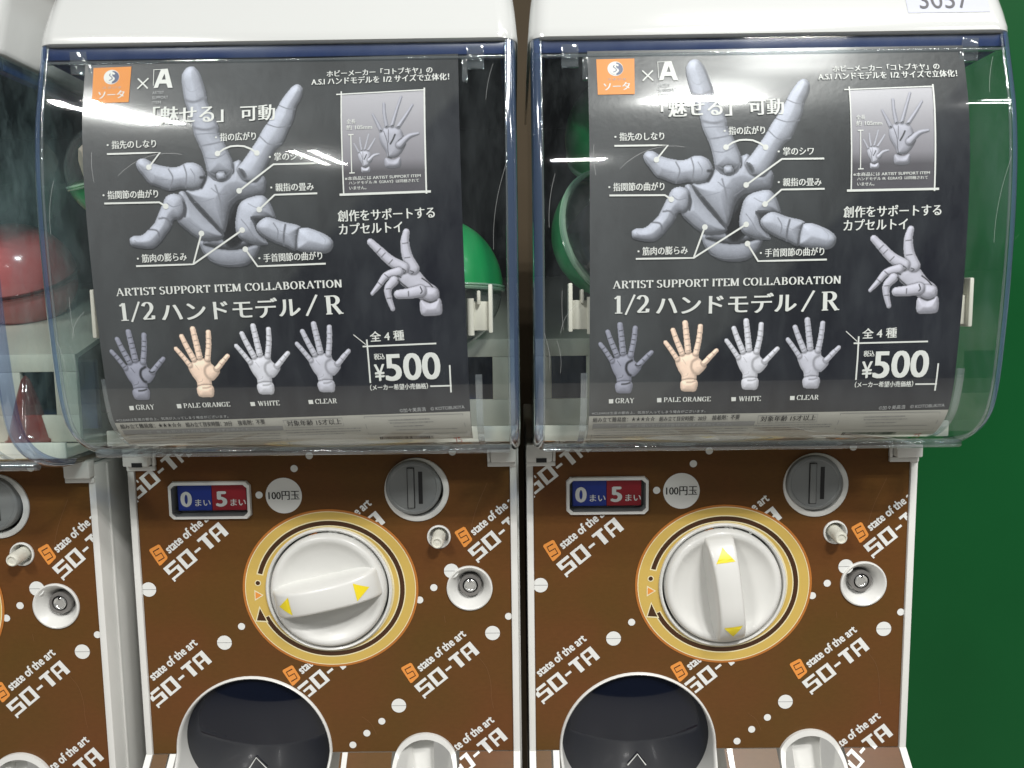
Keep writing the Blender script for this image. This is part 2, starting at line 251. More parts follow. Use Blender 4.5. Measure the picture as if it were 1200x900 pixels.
D_small = [["gray_hand",[["p",[[-250.3,-38.3],[-246.0,-35.6],[-239.8,-33.9],[-235.5,-34.2],[-235.0,-37.4],[-232.8,-39.7],[-230.1,-42.4],[-231.5,-45.2],[-234.5,-48.3],[-236.3,-48.9],[-236.7,-52.3],[-241.7,-53.7],[-245.5,-52.6],[-246.2,-48.8],[-248.3,-45.0]],1.0,6,0],["p",[[-245.9,-52.2],[-236.2,-51.9],[-236.4,-58.9],[-240.8,-59.7],[-245.9,-58.7]],1.0,7,0],["s",[[-256.5,-27.2],[-252.9,-32.0],[-248.9,-38.2]],2.76,3.2],["s",[[-251.9,-19.4],[-249.4,-26.2],[-245.9,-34.3]],3.09,3.83],["s",[[-244.2,-14.9],[-243.3,-22.3],[-242.0,-32.9]],3.58,4.15],["s",[[-234.5,-17.2],[-235.3,-25.3],[-237.1,-34.4]],3.25,3.83],["s",[[-224.0,-32.9],[-227.5,-36.4],[-231.7,-40.9]],2.93,3.83],["l",[[-236.3,-37.9],[-239.2,-39.9],[-239.8,-43.6],[-238.3,-46.8],[-237.0,-47.6]],1.32,0.3],["l",[[-242.4,-53.4],[-239.5,-53.2],[-237.3,-52.5]],0.88,0.35],["l",[[-245.6,-38.0],[-243.4,-41.4]],0.35,0.6],["l",[[-245.1,-49.5],[-242.5,-48.8],[-241.8,-47.3]],0.35,0.6],["l",[[-233.9,-40.8],[-232.3,-41.5],[-230.6,-40.9]],0.65,0.35],["k",[[-254.5,-30.0],[-252.8,-32.4],[-251.0,-35.1],[-249.5,-37.4]],1.06,0.62],["k",[[-250.4,-23.3],[-248.9,-27.3],[-247.7,-30.3],[-246.4,-33.6]],1.24,0.6],["k",[[-243.6,-18.7],[-243.0,-22.3],[-242.7,-25.4],[-242.2,-29.2],[-241.9,-32.7]],1.29,0.6],["k",[[-234.8,-21.3],[-235.4,-24.6],[-236.0,-27.5],[-236.7,-32.2]],1.18,0.6],["k",[[-226.0,-35.0],[-228.9,-37.9]],1.06,0.66]],[0.6,0.605,0.67]],["orange_hand",[["p",[[-208.8,-37.7],[-204.5,-34.9],[-198.4,-33.3],[-194.0,-33.6],[-193.5,-36.8],[-191.3,-39.0],[-188.5,-41.8],[-189.8,-44.6],[-192.8,-47.7],[-194.6,-48.3],[-194.9,-51.6],[-199.8,-53.1],[-203.7,-51.9],[-204.4,-48.1],[-206.6,-44.4]],1.0,6,0],["p",[[-204.1,-51.5],[-194.4,-51.3],[-194.5,-58.3],[-198.8,-59.0],[-204.0,-58.0]],1.0,7,0],["s",[[-215.1,-26.6],[-211.5,-31.4],[-207.3,-37.6]],2.76,3.2],["s",[[-210.6,-18.8],[-208.0,-25.6],[-204.4,-33.7]],3.09,3.83],["s",[[-203.0,-14.3],[-202.0,-21.7],[-200.6,-32.3]],3.58,4.15],["s",[[-193.3,-16.6],[-193.9,-24.7],[-195.6,-33.8]],3.25,3.83],["s",[[-182.6,-32.3],[-186.0,-35.8],[-190.1,-40.3]],2.93,3.83],["l",[[-194.8,-37.3],[-197.6,-39.3],[-198.2,-43.0],[-196.6,-46.1],[-195.3,-46.9]],1.32,0.72],["l",[[-200.6,-52.7],[-197.7,-52.6],[-195.5,-51.9]],0.88,0.74],["l",[[-204.0,-37.4],[-201.8,-40.7]],0.35,0.83],["l",[[-203.3,-48.9],[-200.8,-48.2],[-200.1,-46.7]],0.35,0.83],["l",[[-192.3,-40.1],[-190.7,-40.9],[-189.1,-40.3]],0.65,0.74],["k",[[-213.1,-29.4],[-211.3,-31.8],[-209.5,-34.4],[-208.0,-36.8]],1.06,0.78],["k",[[-209.1,-22.7],[-207.5,-26.7],[-206.3,-29.6],[-204.9,-33.0]],1.24,0.77],["k",[[-202.4,-18.0],[-201.8,-21.7],[-201.4,-24.7],[-200.8,-28.6],[-200.4,-32.1]],1.29,0.77],["k",[[-193.6,-20.7],[-194.1,-24.0],[-194.7,-26.9],[-195.2,-31.6]],1.18,0.77],["k",[[-184.6,-34.3],[-187.4,-37.2]],1.06,0.8]],[1.0,0.88,0.8]],["white_hand",[["p",[[-169.9,-37.0],[-165.7,-34.3],[-159.6,-32.6],[-155.3,-32.9],[-154.7,-36.1],[-152.5,-38.4],[-149.6,-41.1],[-150.9,-43.9],[-153.8,-47.0],[-155.6,-47.6],[-155.9,-50.9],[-160.8,-52.4],[-164.7,-51.2],[-165.4,-47.4],[-167.7,-43.7]],1.0,6,0],["p",[[-165.0,-50.8],[-155.4,-50.6],[-155.3,-57.6],[-159.6,-58.3],[-164.8,-57.3]],1.0,7,0],["s",[[-176.4,-25.9],[-172.8,-30.7],[-168.5,-36.9]],2.76,3.2],["s",[[-172.1,-18.1],[-169.4,-24.9],[-165.7,-33.0]],3.09,3.83],["s",[[-164.5,-13.6],[-163.4,-21.0],[-161.9,-31.6]],3.58,4.15],["s",[[-154.8,-15.9],[-155.3,-24.0],[-156.9,-33.1]],3.25,3.83],["s",[[-143.9,-31.6],[-147.2,-35.1],[-151.3,-39.6]],2.93,3.83],["l",[[-156.0,-36.6],[-158.8,-38.6],[-159.3,-42.3],[-157.7,-45.5],[-156.3,-46.2]],1.32,0.72],["l",[[-161.5,-52.0],[-158.6,-51.9],[-156.5,-51.2]],0.88,0.74],["l",[[-165.2,-36.7],[-162.9,-40.1]],0.35,0.83],["l",[[-164.3,-48.2],[-161.8,-47.5],[-161.2,-46.0]],0.35,0.83],["l",[[-153.5,-39.4],[-151.9,-40.2],[-150.2,-39.6]],0.65,0.74],["k",[[-174.4,-28.7],[-172.6,-31.1],[-170.7,-33.8],[-169.2,-36.1]],1.06,0.78],["k",[[-170.5,-22.0],[-168.9,-26.0],[-167.6,-29.0],[-166.2,-32.3]],1.24,0.77],["k",[[-163.9,-17.4],[-163.2,-21.0],[-162.8,-24.1],[-162.2,-28.0],[-161.7,-31.4]],1.29,0.77],["k",[[-155.0,-20.0],[-155.5,-23.3],[-156.0,-26.2],[-156.5,-31.0]],1.18,0.77],["k",[[-145.8,-33.7],[-148.6,-36.6]],1.06,0.8]],[0.86,0.86,0.9]],["clear_hand",[["p",[[-131.0,-36.8],[-126.8,-34.1],[-120.7,-32.4],[-116.4,-32.7],[-115.7,-35.9],[-113.5,-38.1],[-110.6,-40.9],[-111.8,-43.7],[-114.7,-46.8],[-116.5,-47.3],[-116.7,-50.7],[-121.5,-52.1],[-125.4,-51.0],[-126.3,-47.2],[-128.6,-43.5]],1.0,6,0],["p",[[-125.8,-50.6],[-116.2,-50.3],[-116.0,-57.3],[-120.3,-58.0],[-125.5,-57.0]],1.0,7,0],["s",[[-137.6,-25.7],[-133.9,-30.5],[-129.5,-36.7]],2.76,3.2],["s",[[-133.4,-17.9],[-130.6,-24.7],[-126.8,-32.8]],3.09,3.83],["s",[[-125.9,-13.4],[-124.7,-20.8],[-123.0,-31.4]],3.58,4.15],["s",[[-116.1,-15.7],[-116.6,-23.8],[-117.9,-32.9]],3.25,3.83],["s",[[-105.0,-31.4],[-108.3,-34.9],[-112.3,-39.4]],2.93,3.83],["l",[[-117.0,-36.4],[-119.8,-38.4],[-120.2,-42.1],[-118.6,-45.2],[-117.2,-46.0]],1.32,0.72],["l",[[-122.3,-51.8],[-119.4,-51.6],[-117.3,-50.9]],0.88,0.74],["l",[[-126.3,-36.5],[-123.9,-39.8]],0.35,0.83],["l",[[-125.1,-48.0],[-122.6,-47.3],[-122.0,-45.8]],0.35,0.83],["l",[[-114.5,-39.2],[-112.8,-40.0],[-111.2,-39.4]],0.65,0.74],["k",[[-135.6,-28.5],[-133.7,-30.9],[-131.8,-33.5],[-130.2,-35.9]],1.06,0.78],["k",[[-131.7,-21.8],[-130.1,-25.8],[-128.8,-28.8],[-127.3,-32.1]],1.24,0.77],["k",[[-125.2,-17.2],[-124.5,-20.8],[-124.0,-23.9],[-123.3,-27.7],[-122.8,-31.2]],1.29,0.77],["k",[[-116.3,-19.8],[-116.8,-23.1],[-117.2,-26.0],[-117.7,-30.7]],1.18,0.77],["k",[[-106.9,-33.4],[-109.6,-36.3]],1.06,0.8]],[0.78,0.78,0.83]]]
D_point = [["p",[[-71.0,16.0],[-66.8,21.2],[-61.6,22.0],[-57.8,18.5],[-52.0,11.3],[-46.4,7.0],[-45.0,2.4],[-46.7,-1.3],[-54.7,-1.7],[-58.4,0.6],[-62.1,2.4],[-66.0,7.1],[-69.8,10.7]],1.0,7,0],["p",[[-57.4,-0.5],[-51.1,-2.1],[-45.0,0.4],[-44.1,-9.0],[-50.4,-10.5],[-57.2,-9.5]],1.0,10,0],["s",[[-64.2,42.0],[-65.4,36.1],[-64.4,27.3],[-61.0,19.4]],4.27,7.99],["s",[[-86.9,36.5],[-81.5,31.1],[-75.0,24.7],[-67.2,19.9]],4.47,7.59],["s",[[-70.2,17.6],[-78.0,15.4],[-83.0,9.6],[-87.5,4.6]],6.1,2.4],["s",[[-73.4,12.1],[-77.4,7.3],[-77.0,1.0],[-75.1,-5.4]],6.1,3.0],["p",[[-57.0,6.1],[-51.8,7.8],[-46.3,6.0],[-45.9,0.6],[-51.1,-1.5],[-55.8,0.8]],1.0,8,0],["s",[[-71.1,3.6],[-64.9,3.9],[-57.0,5.2]],5.69,7.79],["l",[[-55.7,13.2],[-52.0,10.5],[-49.3,7.6]],0.65,0.25],["l",[[-55.2,-0.6],[-51.1,-2.1],[-47.2,-0.7]],0.74,0.4],["l",[[-57.1,7.9],[-56.1,5.2],[-57.0,3.9]],0.59,0.3],["l",[[-70.8,12.5],[-67.9,9.8],[-65.1,7.5]],0.71,0.3],["l",[[-67.6,19.5],[-65.8,18.1],[-66.7,16.4]],0.59,0.4],["l",[[-62.7,18.1],[-60.8,17.2],[-62.1,16.1]],0.59,0.4],["l",[[-70.9,15.1],[-69.1,14.2]],0.74,0.35],["k",[[-65.3,35.2],[-64.3,26.3]],2.06,0.6],["k",[[-82.0,31.2],[-79.2,28.4],[-74.8,24.1]],2.06,0.6],["k",[[-78.0,15.4],[-82.2,10.4]],1.77,0.6],["k",[[-77.4,7.3],[-77.0,1.4]],1.47,0.6],["k",[[-64.7,3.9]],1.77,0.55]]
D_inset1 = [["p",[[-78.8,102.9],[-75.0,106.9],[-70.1,106.9],[-65.3,105.0],[-63.3,100.2],[-62.2,96.0],[-65.5,90.2],[-68.8,87.8],[-73.6,87.7],[-74.9,91.3],[-78.1,97.1]],1.0,6,0],["p",[[-75.5,87.7],[-70.4,86.4],[-66.1,87.9],[-65.9,82.3],[-70.3,80.9],[-75.5,82.0]],1.0,8,0],["s",[[-82.5,115.0],[-80.2,110.3],[-77.7,104.9]],1.52,2.42],["s",[[-75.5,121.9],[-75.2,114.4],[-74.0,107.3]],1.71,2.61],["s",[[-64.8,125.8],[-68.1,116.0],[-70.7,107.5]],1.71,2.61],["s",[[-57.9,120.3],[-61.7,114.2],[-66.8,106.8]],1.71,2.8],["s",[[-54.6,102.2],[-60.5,100.5],[-66.3,95.3]],1.9,4.66],["l",[[-75.9,104.0],[-74.0,97.9],[-73.6,92.1],[-73.2,88.5]],0.29,0.35],["l",[[-73.0,105.2],[-73.2,97.0]],0.26,0.35],["l",[[-69.0,101.9],[-70.3,99.0],[-72.0,96.2]],0.77,0.22],["l",[[-73.6,88.1],[-70.4,87.2],[-66.7,88.4]],0.47,0.35],["l",[[-67.0,98.2],[-65.0,99.4]],0.35,0.4],["l",[[-62.2,96.0],[-57.2,100.1],[-54.7,101.5]],0.35,0.5],["l",[[-77.9,104.9],[-77.4,104.5]],0.65,0.35],["l",[[-74.4,106.9],[-73.8,107.3]],0.65,0.35],["l",[[-71.1,107.3],[-70.1,107.7]],0.65,0.35],["l",[[-67.3,106.6],[-66.4,106.8]],0.65,0.35]]
D_inset2 = [["p",[[-92.3,90.6],[-90.3,92.7],[-87.7,92.7],[-85.1,91.7],[-84.0,89.2],[-83.3,87.0],[-85.1,83.9],[-86.8,82.6],[-89.4,82.5],[-90.1,84.5],[-91.8,87.5]],1.0,3.0,0],["p",[[-90.4,82.5],[-87.7,81.8],[-85.4,82.7],[-85.2,79.6],[-87.6,78.9],[-90.4,79.5]],1.0,4.0,0],["s",[[-94.4,97.0],[-93.1,94.5],[-91.7,91.7]],0.91,1.21],["s",[[-90.8,100.6],[-90.5,96.7],[-89.8,93.0]],1.02,1.3],["s",[[-85.3,102.5],[-86.7,97.5],[-88.0,93.1]],1.02,1.3],["s",[[-81.4,99.7],[-83.3,96.6],[-85.9,92.7]],1.02,1.4],["s",[[-79.3,90.2],[-82.4,89.4],[-85.5,86.6]],1.14,2.33],["l",[[-90.7,91.2],[-89.7,87.9],[-89.4,84.9],[-89.2,82.9]],0.16,0.35],["l",[[-89.2,91.9],[-89.2,87.5]],0.15,0.35],["l",[[-87.0,90.1],[-87.7,88.6],[-88.6,87.1]],0.42,0.22],["l",[[-89.4,82.7],[-87.7,82.3],[-85.7,82.9]],0.26,0.35],["l",[[-85.9,88.1],[-84.8,88.7]],0.19,0.4],["l",[[-83.3,87.0],[-80.7,89.1],[-79.4,89.9]],0.19,0.5],["l",[[-91.8,91.7],[-91.5,91.5]],0.36,0.35],["l",[[-90.0,92.7],[-89.6,93.0]],0.36,0.35],["l",[[-88.2,92.9],[-87.7,93.1]],0.36,0.35],["l",[[-86.1,92.6],[-85.7,92.7]],0.36,0.35]]
D_text = [["「魅せる」",-218.6,112.5,-175.4,113.0,11.55,"M"],["可動",-164.4,113.1,-143.3,113.3,10.1,"M"],["・指先のしなり",-247.8,98.3,-217.3,98.4,5.05,"m"],["・指の広がり",-180.4,101.0,-155.2,101.2,5.1,"m"],["・掌のシワ",-147.4,87.9,-125.4,87.9,5.0,"m"],["・親指の畳み",-147.3,69.2,-120.5,69.1,4.95,"m"],["・指関節の曲がり",-251.8,67.6,-217.4,67.6,5.1,"m"],["・筋肉の膨らみ",-233.6,28.1,-202.5,28.5,5.2,"m"],["・手首関節の曲がり",-157.4,26.1,-117.6,26.6,5.15,"m"],["ホビーメーカー「コトブキヤ」の",-111.1,140.5,-45.2,141.2,4.45,"m"],["A.S.I ハンドモデルを 1/2 サイズで立体化！",-120.6,135.2,-34.8,136.1,4.85,"m"],["創作をサポートする",-106.3,49.5,-46.2,50.1,7.0,"m"],["カプセルトイ",-106.0,41.6,-66.6,42.1,6.75,"m"],["ARTIST SUPPORT ITEM COLLABORATION",-249.0,7.7,-106.4,9.0,5.05,"S"],["1/2",-248.0,-8.9,-225.7,-8.7,12.9,"S"],["ハンドモデル",-221.3,-9.0,-133.6,-8.3,12.35,"M"],["/",-130.4,-8.3,-121.8,-8.2,13.35,"S"],["R",-117.5,-8.1,-106.3,-7.8,12.25,"S"],["全 4 種",-90.5,-25.9,-68.9,-25.4,6.55,"b"],["税込",-88.8,-37.5,-82.0,-37.3,3.9,"b"],["¥",-89.0,-51.3,-82.7,-51.2,10.65,"b"],["500",-81.6,-51.4,-47.3,-51.1,17.25,"B"],["（メーカー希望小売価格）",-92.7,-57.6,-55.5,-57.5,3.95,"b"],["GRAY",-246.3,-66.3,-234.1,-66.3,3.7,"S"],["PALE ORANGE",-215.0,-65.9,-184.6,-65.7,3.4,"S"],["WHITE",-166.5,-65.9,-152.3,-65.8,3.45,"S"],["CLEAR",-129.2,-65.6,-115.0,-65.5,3.45,"S"],["※CLEARは生産の都合上、気泡が入ってしまう場合がございます。",-261.3,-74.3,-187.3,-73.6,2.15,"g"],["©加々美高浩　© KOTOBUKIYA",-74.9,-73.4,-32.6,-71.8,3.0,"g"],["全長",-98.8,109.4,-93.3,109.4,3.0,"g2"],["約 105mm",-98.9,105.5,-83.1,105.7,3.2,"g2"],["※本商品には ARTIST SUPPORT ITEM",-100.9,74.5,-53.9,75.1,2.3,"g2"],["ハンドモデル /R《GRAY》は同梱されて",-98.5,71.9,-55.1,72.3,2.1,"g2"],["いません。",-98.4,68.8,-87.9,68.8,2.1,"g2"],["組み立て難易度：★★★☆☆",-260.4,-80.7,-219.8,-80.2,4.05,"k"],["組み立て目安時間：20分",-216.9,-80.5,-186.1,-80.3,4.1,"k"],["接着剤：不要",-182.2,-80.1,-164.4,-79.6,4.15,"k"],["注　意　お買い上げのお客様へ 必ずお読みください。",-244.5,-85.9,-167.9,-85.0,3.05,"g"],["対象年齢 15才以上",-150.2,-82.0,-114.3,-81.3,4.75,"k"],["75",-40.9,-106.9,-36.1,-106.1,7.9,"r"]]
D_lines = [[[[-247.9,95.3],[-214.9,95.3],[-222.1,86.4]],1.1],[[[-118.8,85.7],[-144.8,85.8],[-166.8,70.3]],1.1],[[[-118.4,67.3],[-144.9,67.2],[-155.0,58.5]],1.1],[[[-251.2,65.1],[-216.9,64.8],[-213.0,62.2]],1.1],[[[-234.7,26.1],[-198.7,26.2],[-192.0,45.0]],1.1],[[[-198.7,26.2],[-166.4,46.3]],1.1],[[[-115.6,24.1],[-158.4,23.7],[-165.3,34.5]],1.1],[[[-179.2,93.5],[-175.2,96.2],[-171.0,97.7],[-166.8,97.9],[-162.6,97.5],[-158.4,95.7],[-154.8,93.1]],1.1],[[[-95.7,-28.7],[-48.7,-28.1]],1.0],[[[-92.8,-24.3],[-92.5,-38.5],[-92.4,-52.5]],1.0],[[[-54.0,-55.8],[-40.1,-55.8]],1.0],[[[-40.8,-42.3],[-40.8,-60.3]],1.0],[[[-101.1,-20.9],[-93.6,-27.5]],0.5],[[[-105.1,128.7],[-50.4,130.1]],0.8],[[[-102.0,130.7],[-102.0,66.5]],0.8],[[[-50.3,131.5],[-50.7,65.0]],1.0],[[[-104.6,66.0],[-47.9,66.3]],1.4],[[[-96.3,102.6],[-96.5,79.1]],0.6],[[[-97.9,102.6],[-94.6,102.7]],0.7],[[[-98.0,79.0],[-94.6,79.1]],0.7],[[[-229.4,143.5],[-222.9,136.6]],0.9],[[[-222.8,143.5],[-229.4,136.6]],0.9],[[[-219.9,149.1],[-212.4,149.2]],0.35],[[[-219.6,149.0],[-219.5,138.3]],0.35]]
D_dots = [[-222.1,86.4],[-166.8,70.3],[-155.0,58.5],[-213.0,62.2],[-192.0,45.0],[-166.4,46.3],[-165.3,34.5],[-179.2,93.5],[-154.8,93.1]]
D_quads = {"inset":[[-101.9,129.0],[-50.2,130.1],[-50.5,66.0],[-102.0,66.2]],"badge":[[-257.8,151.7],[-234.0,151.9],[-234.6,128.0],[-257.5,127.9]],"strip":[],"bar":[[-260.3,-82.1],[-153.4,-81.5],[-153.7,-85.4],[-260.4,-86.2]]}
D_bigA = [[-215.1,149.5],[-211.0,149.6],[-207.4,136.6],[-210.3,136.6],[-211.4,139.6],[-215.8,139.6],[-216.6,136.9],[-219.3,136.8]]
D_bigA2 = [[-214.4,142.3],[-211.9,142.3],[-212.8,146.3]]
D_sq = [[[-250.6,-63.4],[-247.7,-63.3],[-247.7,-66.2],[-250.5,-66.3]],[[-219.5,-63.0],[-216.6,-62.9],[-216.5,-65.9],[-219.3,-65.9]],[[-171.5,-63.0],[-168.5,-63.0],[-168.4,-65.7],[-171.2,-65.8]],[[-133.6,-62.7],[-130.7,-62.7],[-130.5,-65.5],[-133.4,-65.5]]]
D_boxes = [[[-152.3,-76.8],[-113.5,-76.1],[-113.0,-82.9],[-151.6,-83.6]],[[-98.8,-75.7],[-34.2,-75.5],[-32.4,-93.0],[-98.2,-92.0]],[[-260.0,-86.8],[-153.1,-85.8],[-154.9,-106.1],[-260.3,-105.6]]]
D_logocirc = [-246.1,145.1]
D_logokana = [[-253.4,132.0],[-237.5,131.8]]
D_strip_top = [[-263.2,-75.6],[-33.7,-74.2]]
D_rows = [[[-259.0,-89.4],[-157.0,-88.6]],[[-258.8,-92.3],[-157.5,-91.5]],[[-258.5,-95.6],[-157.8,-94.8]],[[-258.3,-99.1],[-159.2,-98.4]],[[-152.5,-85.9],[-102.0,-85.3]],[[-152.5,-88.5],[-102.4,-87.8]],[[-152.4,-91.2],[-113.4,-90.7]],[[-83.0,-79.0],[-55.8,-78.6]],[[-82.3,-81.4],[-53.9,-81.1]],[[-80.3,-84.5],[-60.1,-84.3]],[[-79.1,-88.1],[-38.6,-87.8]]]
D_bar2 = [[-91.1,-97.7],[-55.1,-97.3]]
D_p_logo = [[[-273.2,-214.8],[-227.3,-177.3]],[[-298.6,-150.4],[-252.3,-113.7]],[[-32.8,-202.3],[11.3,-165.7]],[[-292.4,-319.8],[-246.2,-282.2]],[[-172.6,-315.3],[-126.8,-277.8]],[[-77.8,-314.1],[-32.1,-277.1]],[[-56.8,-387.2],[-10.6,-349.6]],[[-149.6,-205.8],[-104.1,-169.8]]]
D_p_big = [[-293.4,-222.1],[-235.7,-266.6],[-53.4,-209.7],[-21.8,-261.0],[-98.1,-320.9]]
D_p_small = [[-221.4,-253.3],[-112.2,-334.0],[-124.6,-344.0],[-136.2,-353.9],[-161.8,-116.1],[-174.0,-126.1],[-202.3,-146.8],[-50.7,-114.5],[-67.6,-223.1],[-79.0,-233.1],[-8.9,-247.3]]

# ------------------------------------------------------------------ the bowed front shared by cover and poster
PROF = [(-30,-107.5),(-45,-105),(-58,-101),(-70,-95.5),(-80,-88.5),(-87.5,-80),(-92,-71),(-95.5,-57),(-97.5,-42),(-99.5,-20),(-101,0),(-102.2,30),(-102.5,60),(-101.3,88),(-98,115),(-93.5,134),(-90,147),(-85.5,164)]
def dense(pts, n=8):
    out = []
    for i in range(len(pts) - 1):
        p0 = pts[max(i - 1, 0)]; p1 = pts[i]; p2 = pts[i + 1]; p3 = pts[min(i + 2, len(pts) - 1)]
        for k in range(n):
            t = k / n
            out.append(tuple(.5 * ((2 * p1[j]) + (-p0[j] + p2[j]) * t + (2 * p0[j] - 5 * p1[j] + 4 * p2[j] - p3[j]) * t * t + (-p0[j] + 3 * p1[j] - 3 * p2[j] + p3[j]) * t ** 3) for j in (0, 1)))
    out.append(pts[-1]); return out
def make_profile(inset=0.0):
    d = dense(PROF); n = len(d); o = []
    for i in range(n):
        a = d[max(i - 1, 0)]; b = d[min(i + 1, n - 1)]; ty, tz = b[0] - a[0], b[1] - a[1]; L = math.hypot(ty, tz)
        ny, nz = -tz / L, ty / L
        o.append((d[i][0] - ny * inset, d[i][1] - nz * inset, ny, nz))
    s = [0.0]
    for i in range(1, n): s.append(s[-1] + math.hypot(o[i][0] - o[i - 1][0], o[i][1] - o[i - 1][1]))
    j = min(range(n), key=lambda i: abs(o[i][1])); s0 = s[j] - o[j][1]
    return np.array([(s[i] - s0,) + o[i] for i in range(n)])
PP = make_profile(2.0)

class Sheet:
    """maps flat poster coordinates (u, s) in mm on to the bowed sheet; rot/shift seat a poster a little askew"""
    def __init__(s, rot=0.0, du=0.0, ds=0.0): s.c, s.n = math.cos(rot), math.sin(rot); s.du = du; s.ds = ds
    def __call__(s, u, t, off=0.0):
        a, b = u + 146.0, t - 30.0
        u2 = -146.0 + a * s.c - b * s.n + s.du; t2 = 30.0 + a * s.n + b * s.c + s.ds
        y, z, ny, nz = (np.interp(t2, PP[:, 0], PP[:, k]) for k in (1, 2, 3, 4))
        L = math.hypot(ny, nz)
        return (u2, y + ny / L * off, z + nz / L * off)

def put2d(mb, S, vs, fs, off, mt, lv=None):
    mb.add([S(v[0], v[1], off + (0.012 * lv[i] if lv else 0)) for i, v in enumerate(vs)], fs, mt)

def put_text(mb, S, body, u0, s0, u1, s1, h, off, mt, style):
    L = math.hypot(u1 - u0, s1 - s0); ex = ((u1 - u0) / L, (s1 - s0) / L); ey = (-ex[1], ex[0])
    if style == 'S':
        g, fs, lv = serif2d(body)
        put2d(mb, S, [(u0 + ex[0] * a * L + ey[0] * b * h, s0 + ex[1] * a * L + ey[1] * b * h) for a, b in g], fs, off, mt, lv); return
    g, fs = text2d(body)
    k = h
    sh = {'m': [(-.016, 0), (.016, 0), (.034, 0)], 'M': [(-.03, 0), (-.01, 0), (.012, 0), (.034, 0)], 'b': [(-.025, -.012), (.025, .012), (.0, .02)],
          'B': [(-.035, -.012), (.035, -.012), (-.035, .012), (.035, .012), (0, 0)], 'k': [(0, 0), (.03, 0)], 'g': [(0, 0)], 'g2': [(0, 0), (.03, 0)], 'r': [(0, 0)]}[style]
    for j, (dx, dy) in enumerate(sh):
        put2d(mb, S, [(u0 + ex[0] * (a * L + dx * k) + ey[0] * (b * h + dy * k), s0 + ex[1] * (a * L + dx * k) + ey[1] * (b * h + dy * k)) for a, b in g], fs, off + .02 * j, mt)

def grid_quad(mb, S, q, off, mt, nu=8, ns=12):
    vs = []; fs = []
    for j in range(ns + 1):
        for i in range(nu + 1):
            a, b = i / nu, j / ns
            p = [(1 - b) * ((1 - a) * q[0][k] + a * q[1][k]) + b * ((1 - a) * q[3][k] + a * q[2][k]) for k in (0, 1)]
            vs.append(S(p[0], p[1], off))
    for j in range(ns):
        for i in range(nu):
            o = j * (nu + 1) + i; fs.append((o, o + 1, o + nu + 2, o + nu + 1))
    mb.add(vs, fs, mt)

def put_line(mb, S, pts, wd, off, mt):
    dn = []
    for i in range(len(pts) - 1):
        n = max(1, int(math.dist(pts[i], pts[i + 1]) / 8))
        dn += [[pts[i][k] + (pts[i + 1][k] - pts[i][k]) * j / n for k in (0, 1)] for j in range(n)]
    dn.append(pts[-1]); vs = []; fs = []
    for i, p in enumerate(dn):
        a = dn[max(i - 1, 0)]; b = dn[min(i + 1, len(dn) - 1)]; dx, dy = b[0] - a[0], b[1] - a[1]; L = math.hypot(dx, dy) or 1
        vs += [S(p[0] - dy / L * wd / 2, p[1] + dx / L * wd / 2, off), S(p[0] + dy / L * wd / 2, p[1] - dx / L * wd / 2, off)]
        if i: fs.append((2 * i - 2, 2 * i - 1, 2 * i + 1, 2 * i))
    mb.add(vs, fs, mt)

def disc(mb, S, c, r, off, mt, n=16, rx=None):
    vs = [S(c[0] + (rx or r) * math.cos(2 * math.pi * k / n), c[1] + r * math.sin(2 * math.pi * k / n), off) for k in range(n)]
    mb.add(vs, [tuple(range(n))], mt)

# ------------------------------------------------------------------ printed photographs of the jointed hands (halftone cells of ink)
def seg_dist(X, Y, a, b):
    dx, dy = b[0] - a[0], b[1] - a[1]; L2 = dx * dx + dy * dy or 1e-9
    t = np.clip(((X - a[0]) * dx + (Y - a[1]) * dy) / L2, 0, 1)
    return np.hypot(X - a[0] - t * dx, Y - a[1] - t * dy), t
def inside(X, Y, pts):
    r = np.zeros(X.shape, bool); n = len(pts)
    for i in range(n):
        (x0, y0), (x1, y1) = pts[i], pts[(i + 1) % n]
        if y0 == y1: continue
        r ^= ((y0 > Y) != (y1 > Y)) & (X < (x1 - x0) * (Y - y0) / (y1 - y0) + x0)
    return r
def smooth_poly(pts, n=4):
    o = []; m = len(pts)
    for i in range(m):
        p0, p1, p2, p3 = pts[i - 1], pts[i], pts[(i + 1) % m], pts[(i + 2) % m]
        for k in range(n):
            t = k / n
            o.append(tuple(.5 * (2 * p1[j] + (p2[j] - p0[j]) * t + (2 * p0[j] - 5 * p1[j] + 4 * p2[j] - p3[j]) * t * t + (3 * p1[j] - p0[j] - 3 * p2[j] + p3[j]) * t ** 3) for j in (0, 1)))
    return o
def smooth_line(pts, n=5):
    if len(pts) < 3: return pts
    e = [tuple(2 * pts[0][k] - pts[1][k] for k in (0, 1))] + [tuple(p) for p in pts] + [tuple(2 * pts[-1][k] - pts[-2][k] for k in (0, 1))]; o = []
    for i in range(1, len(e) - 2):
        p0, p1, p2, p3 = e[i - 1:i + 3]
        for k in range(n):
            t = k / n
            o.append(tuple(.5 * (2 * p1[j] + (p2[j] - p0[j]) * t + (2 * p0[j] - 5 * p1[j] + 4 * p2[j] - p3[j]) * t * t + (3 * p1[j] - p0[j] - 3 * p2[j] + p3[j]) * t ** 3) for j in (0, 1)))
    o.append(tuple(pts[-1])); return o

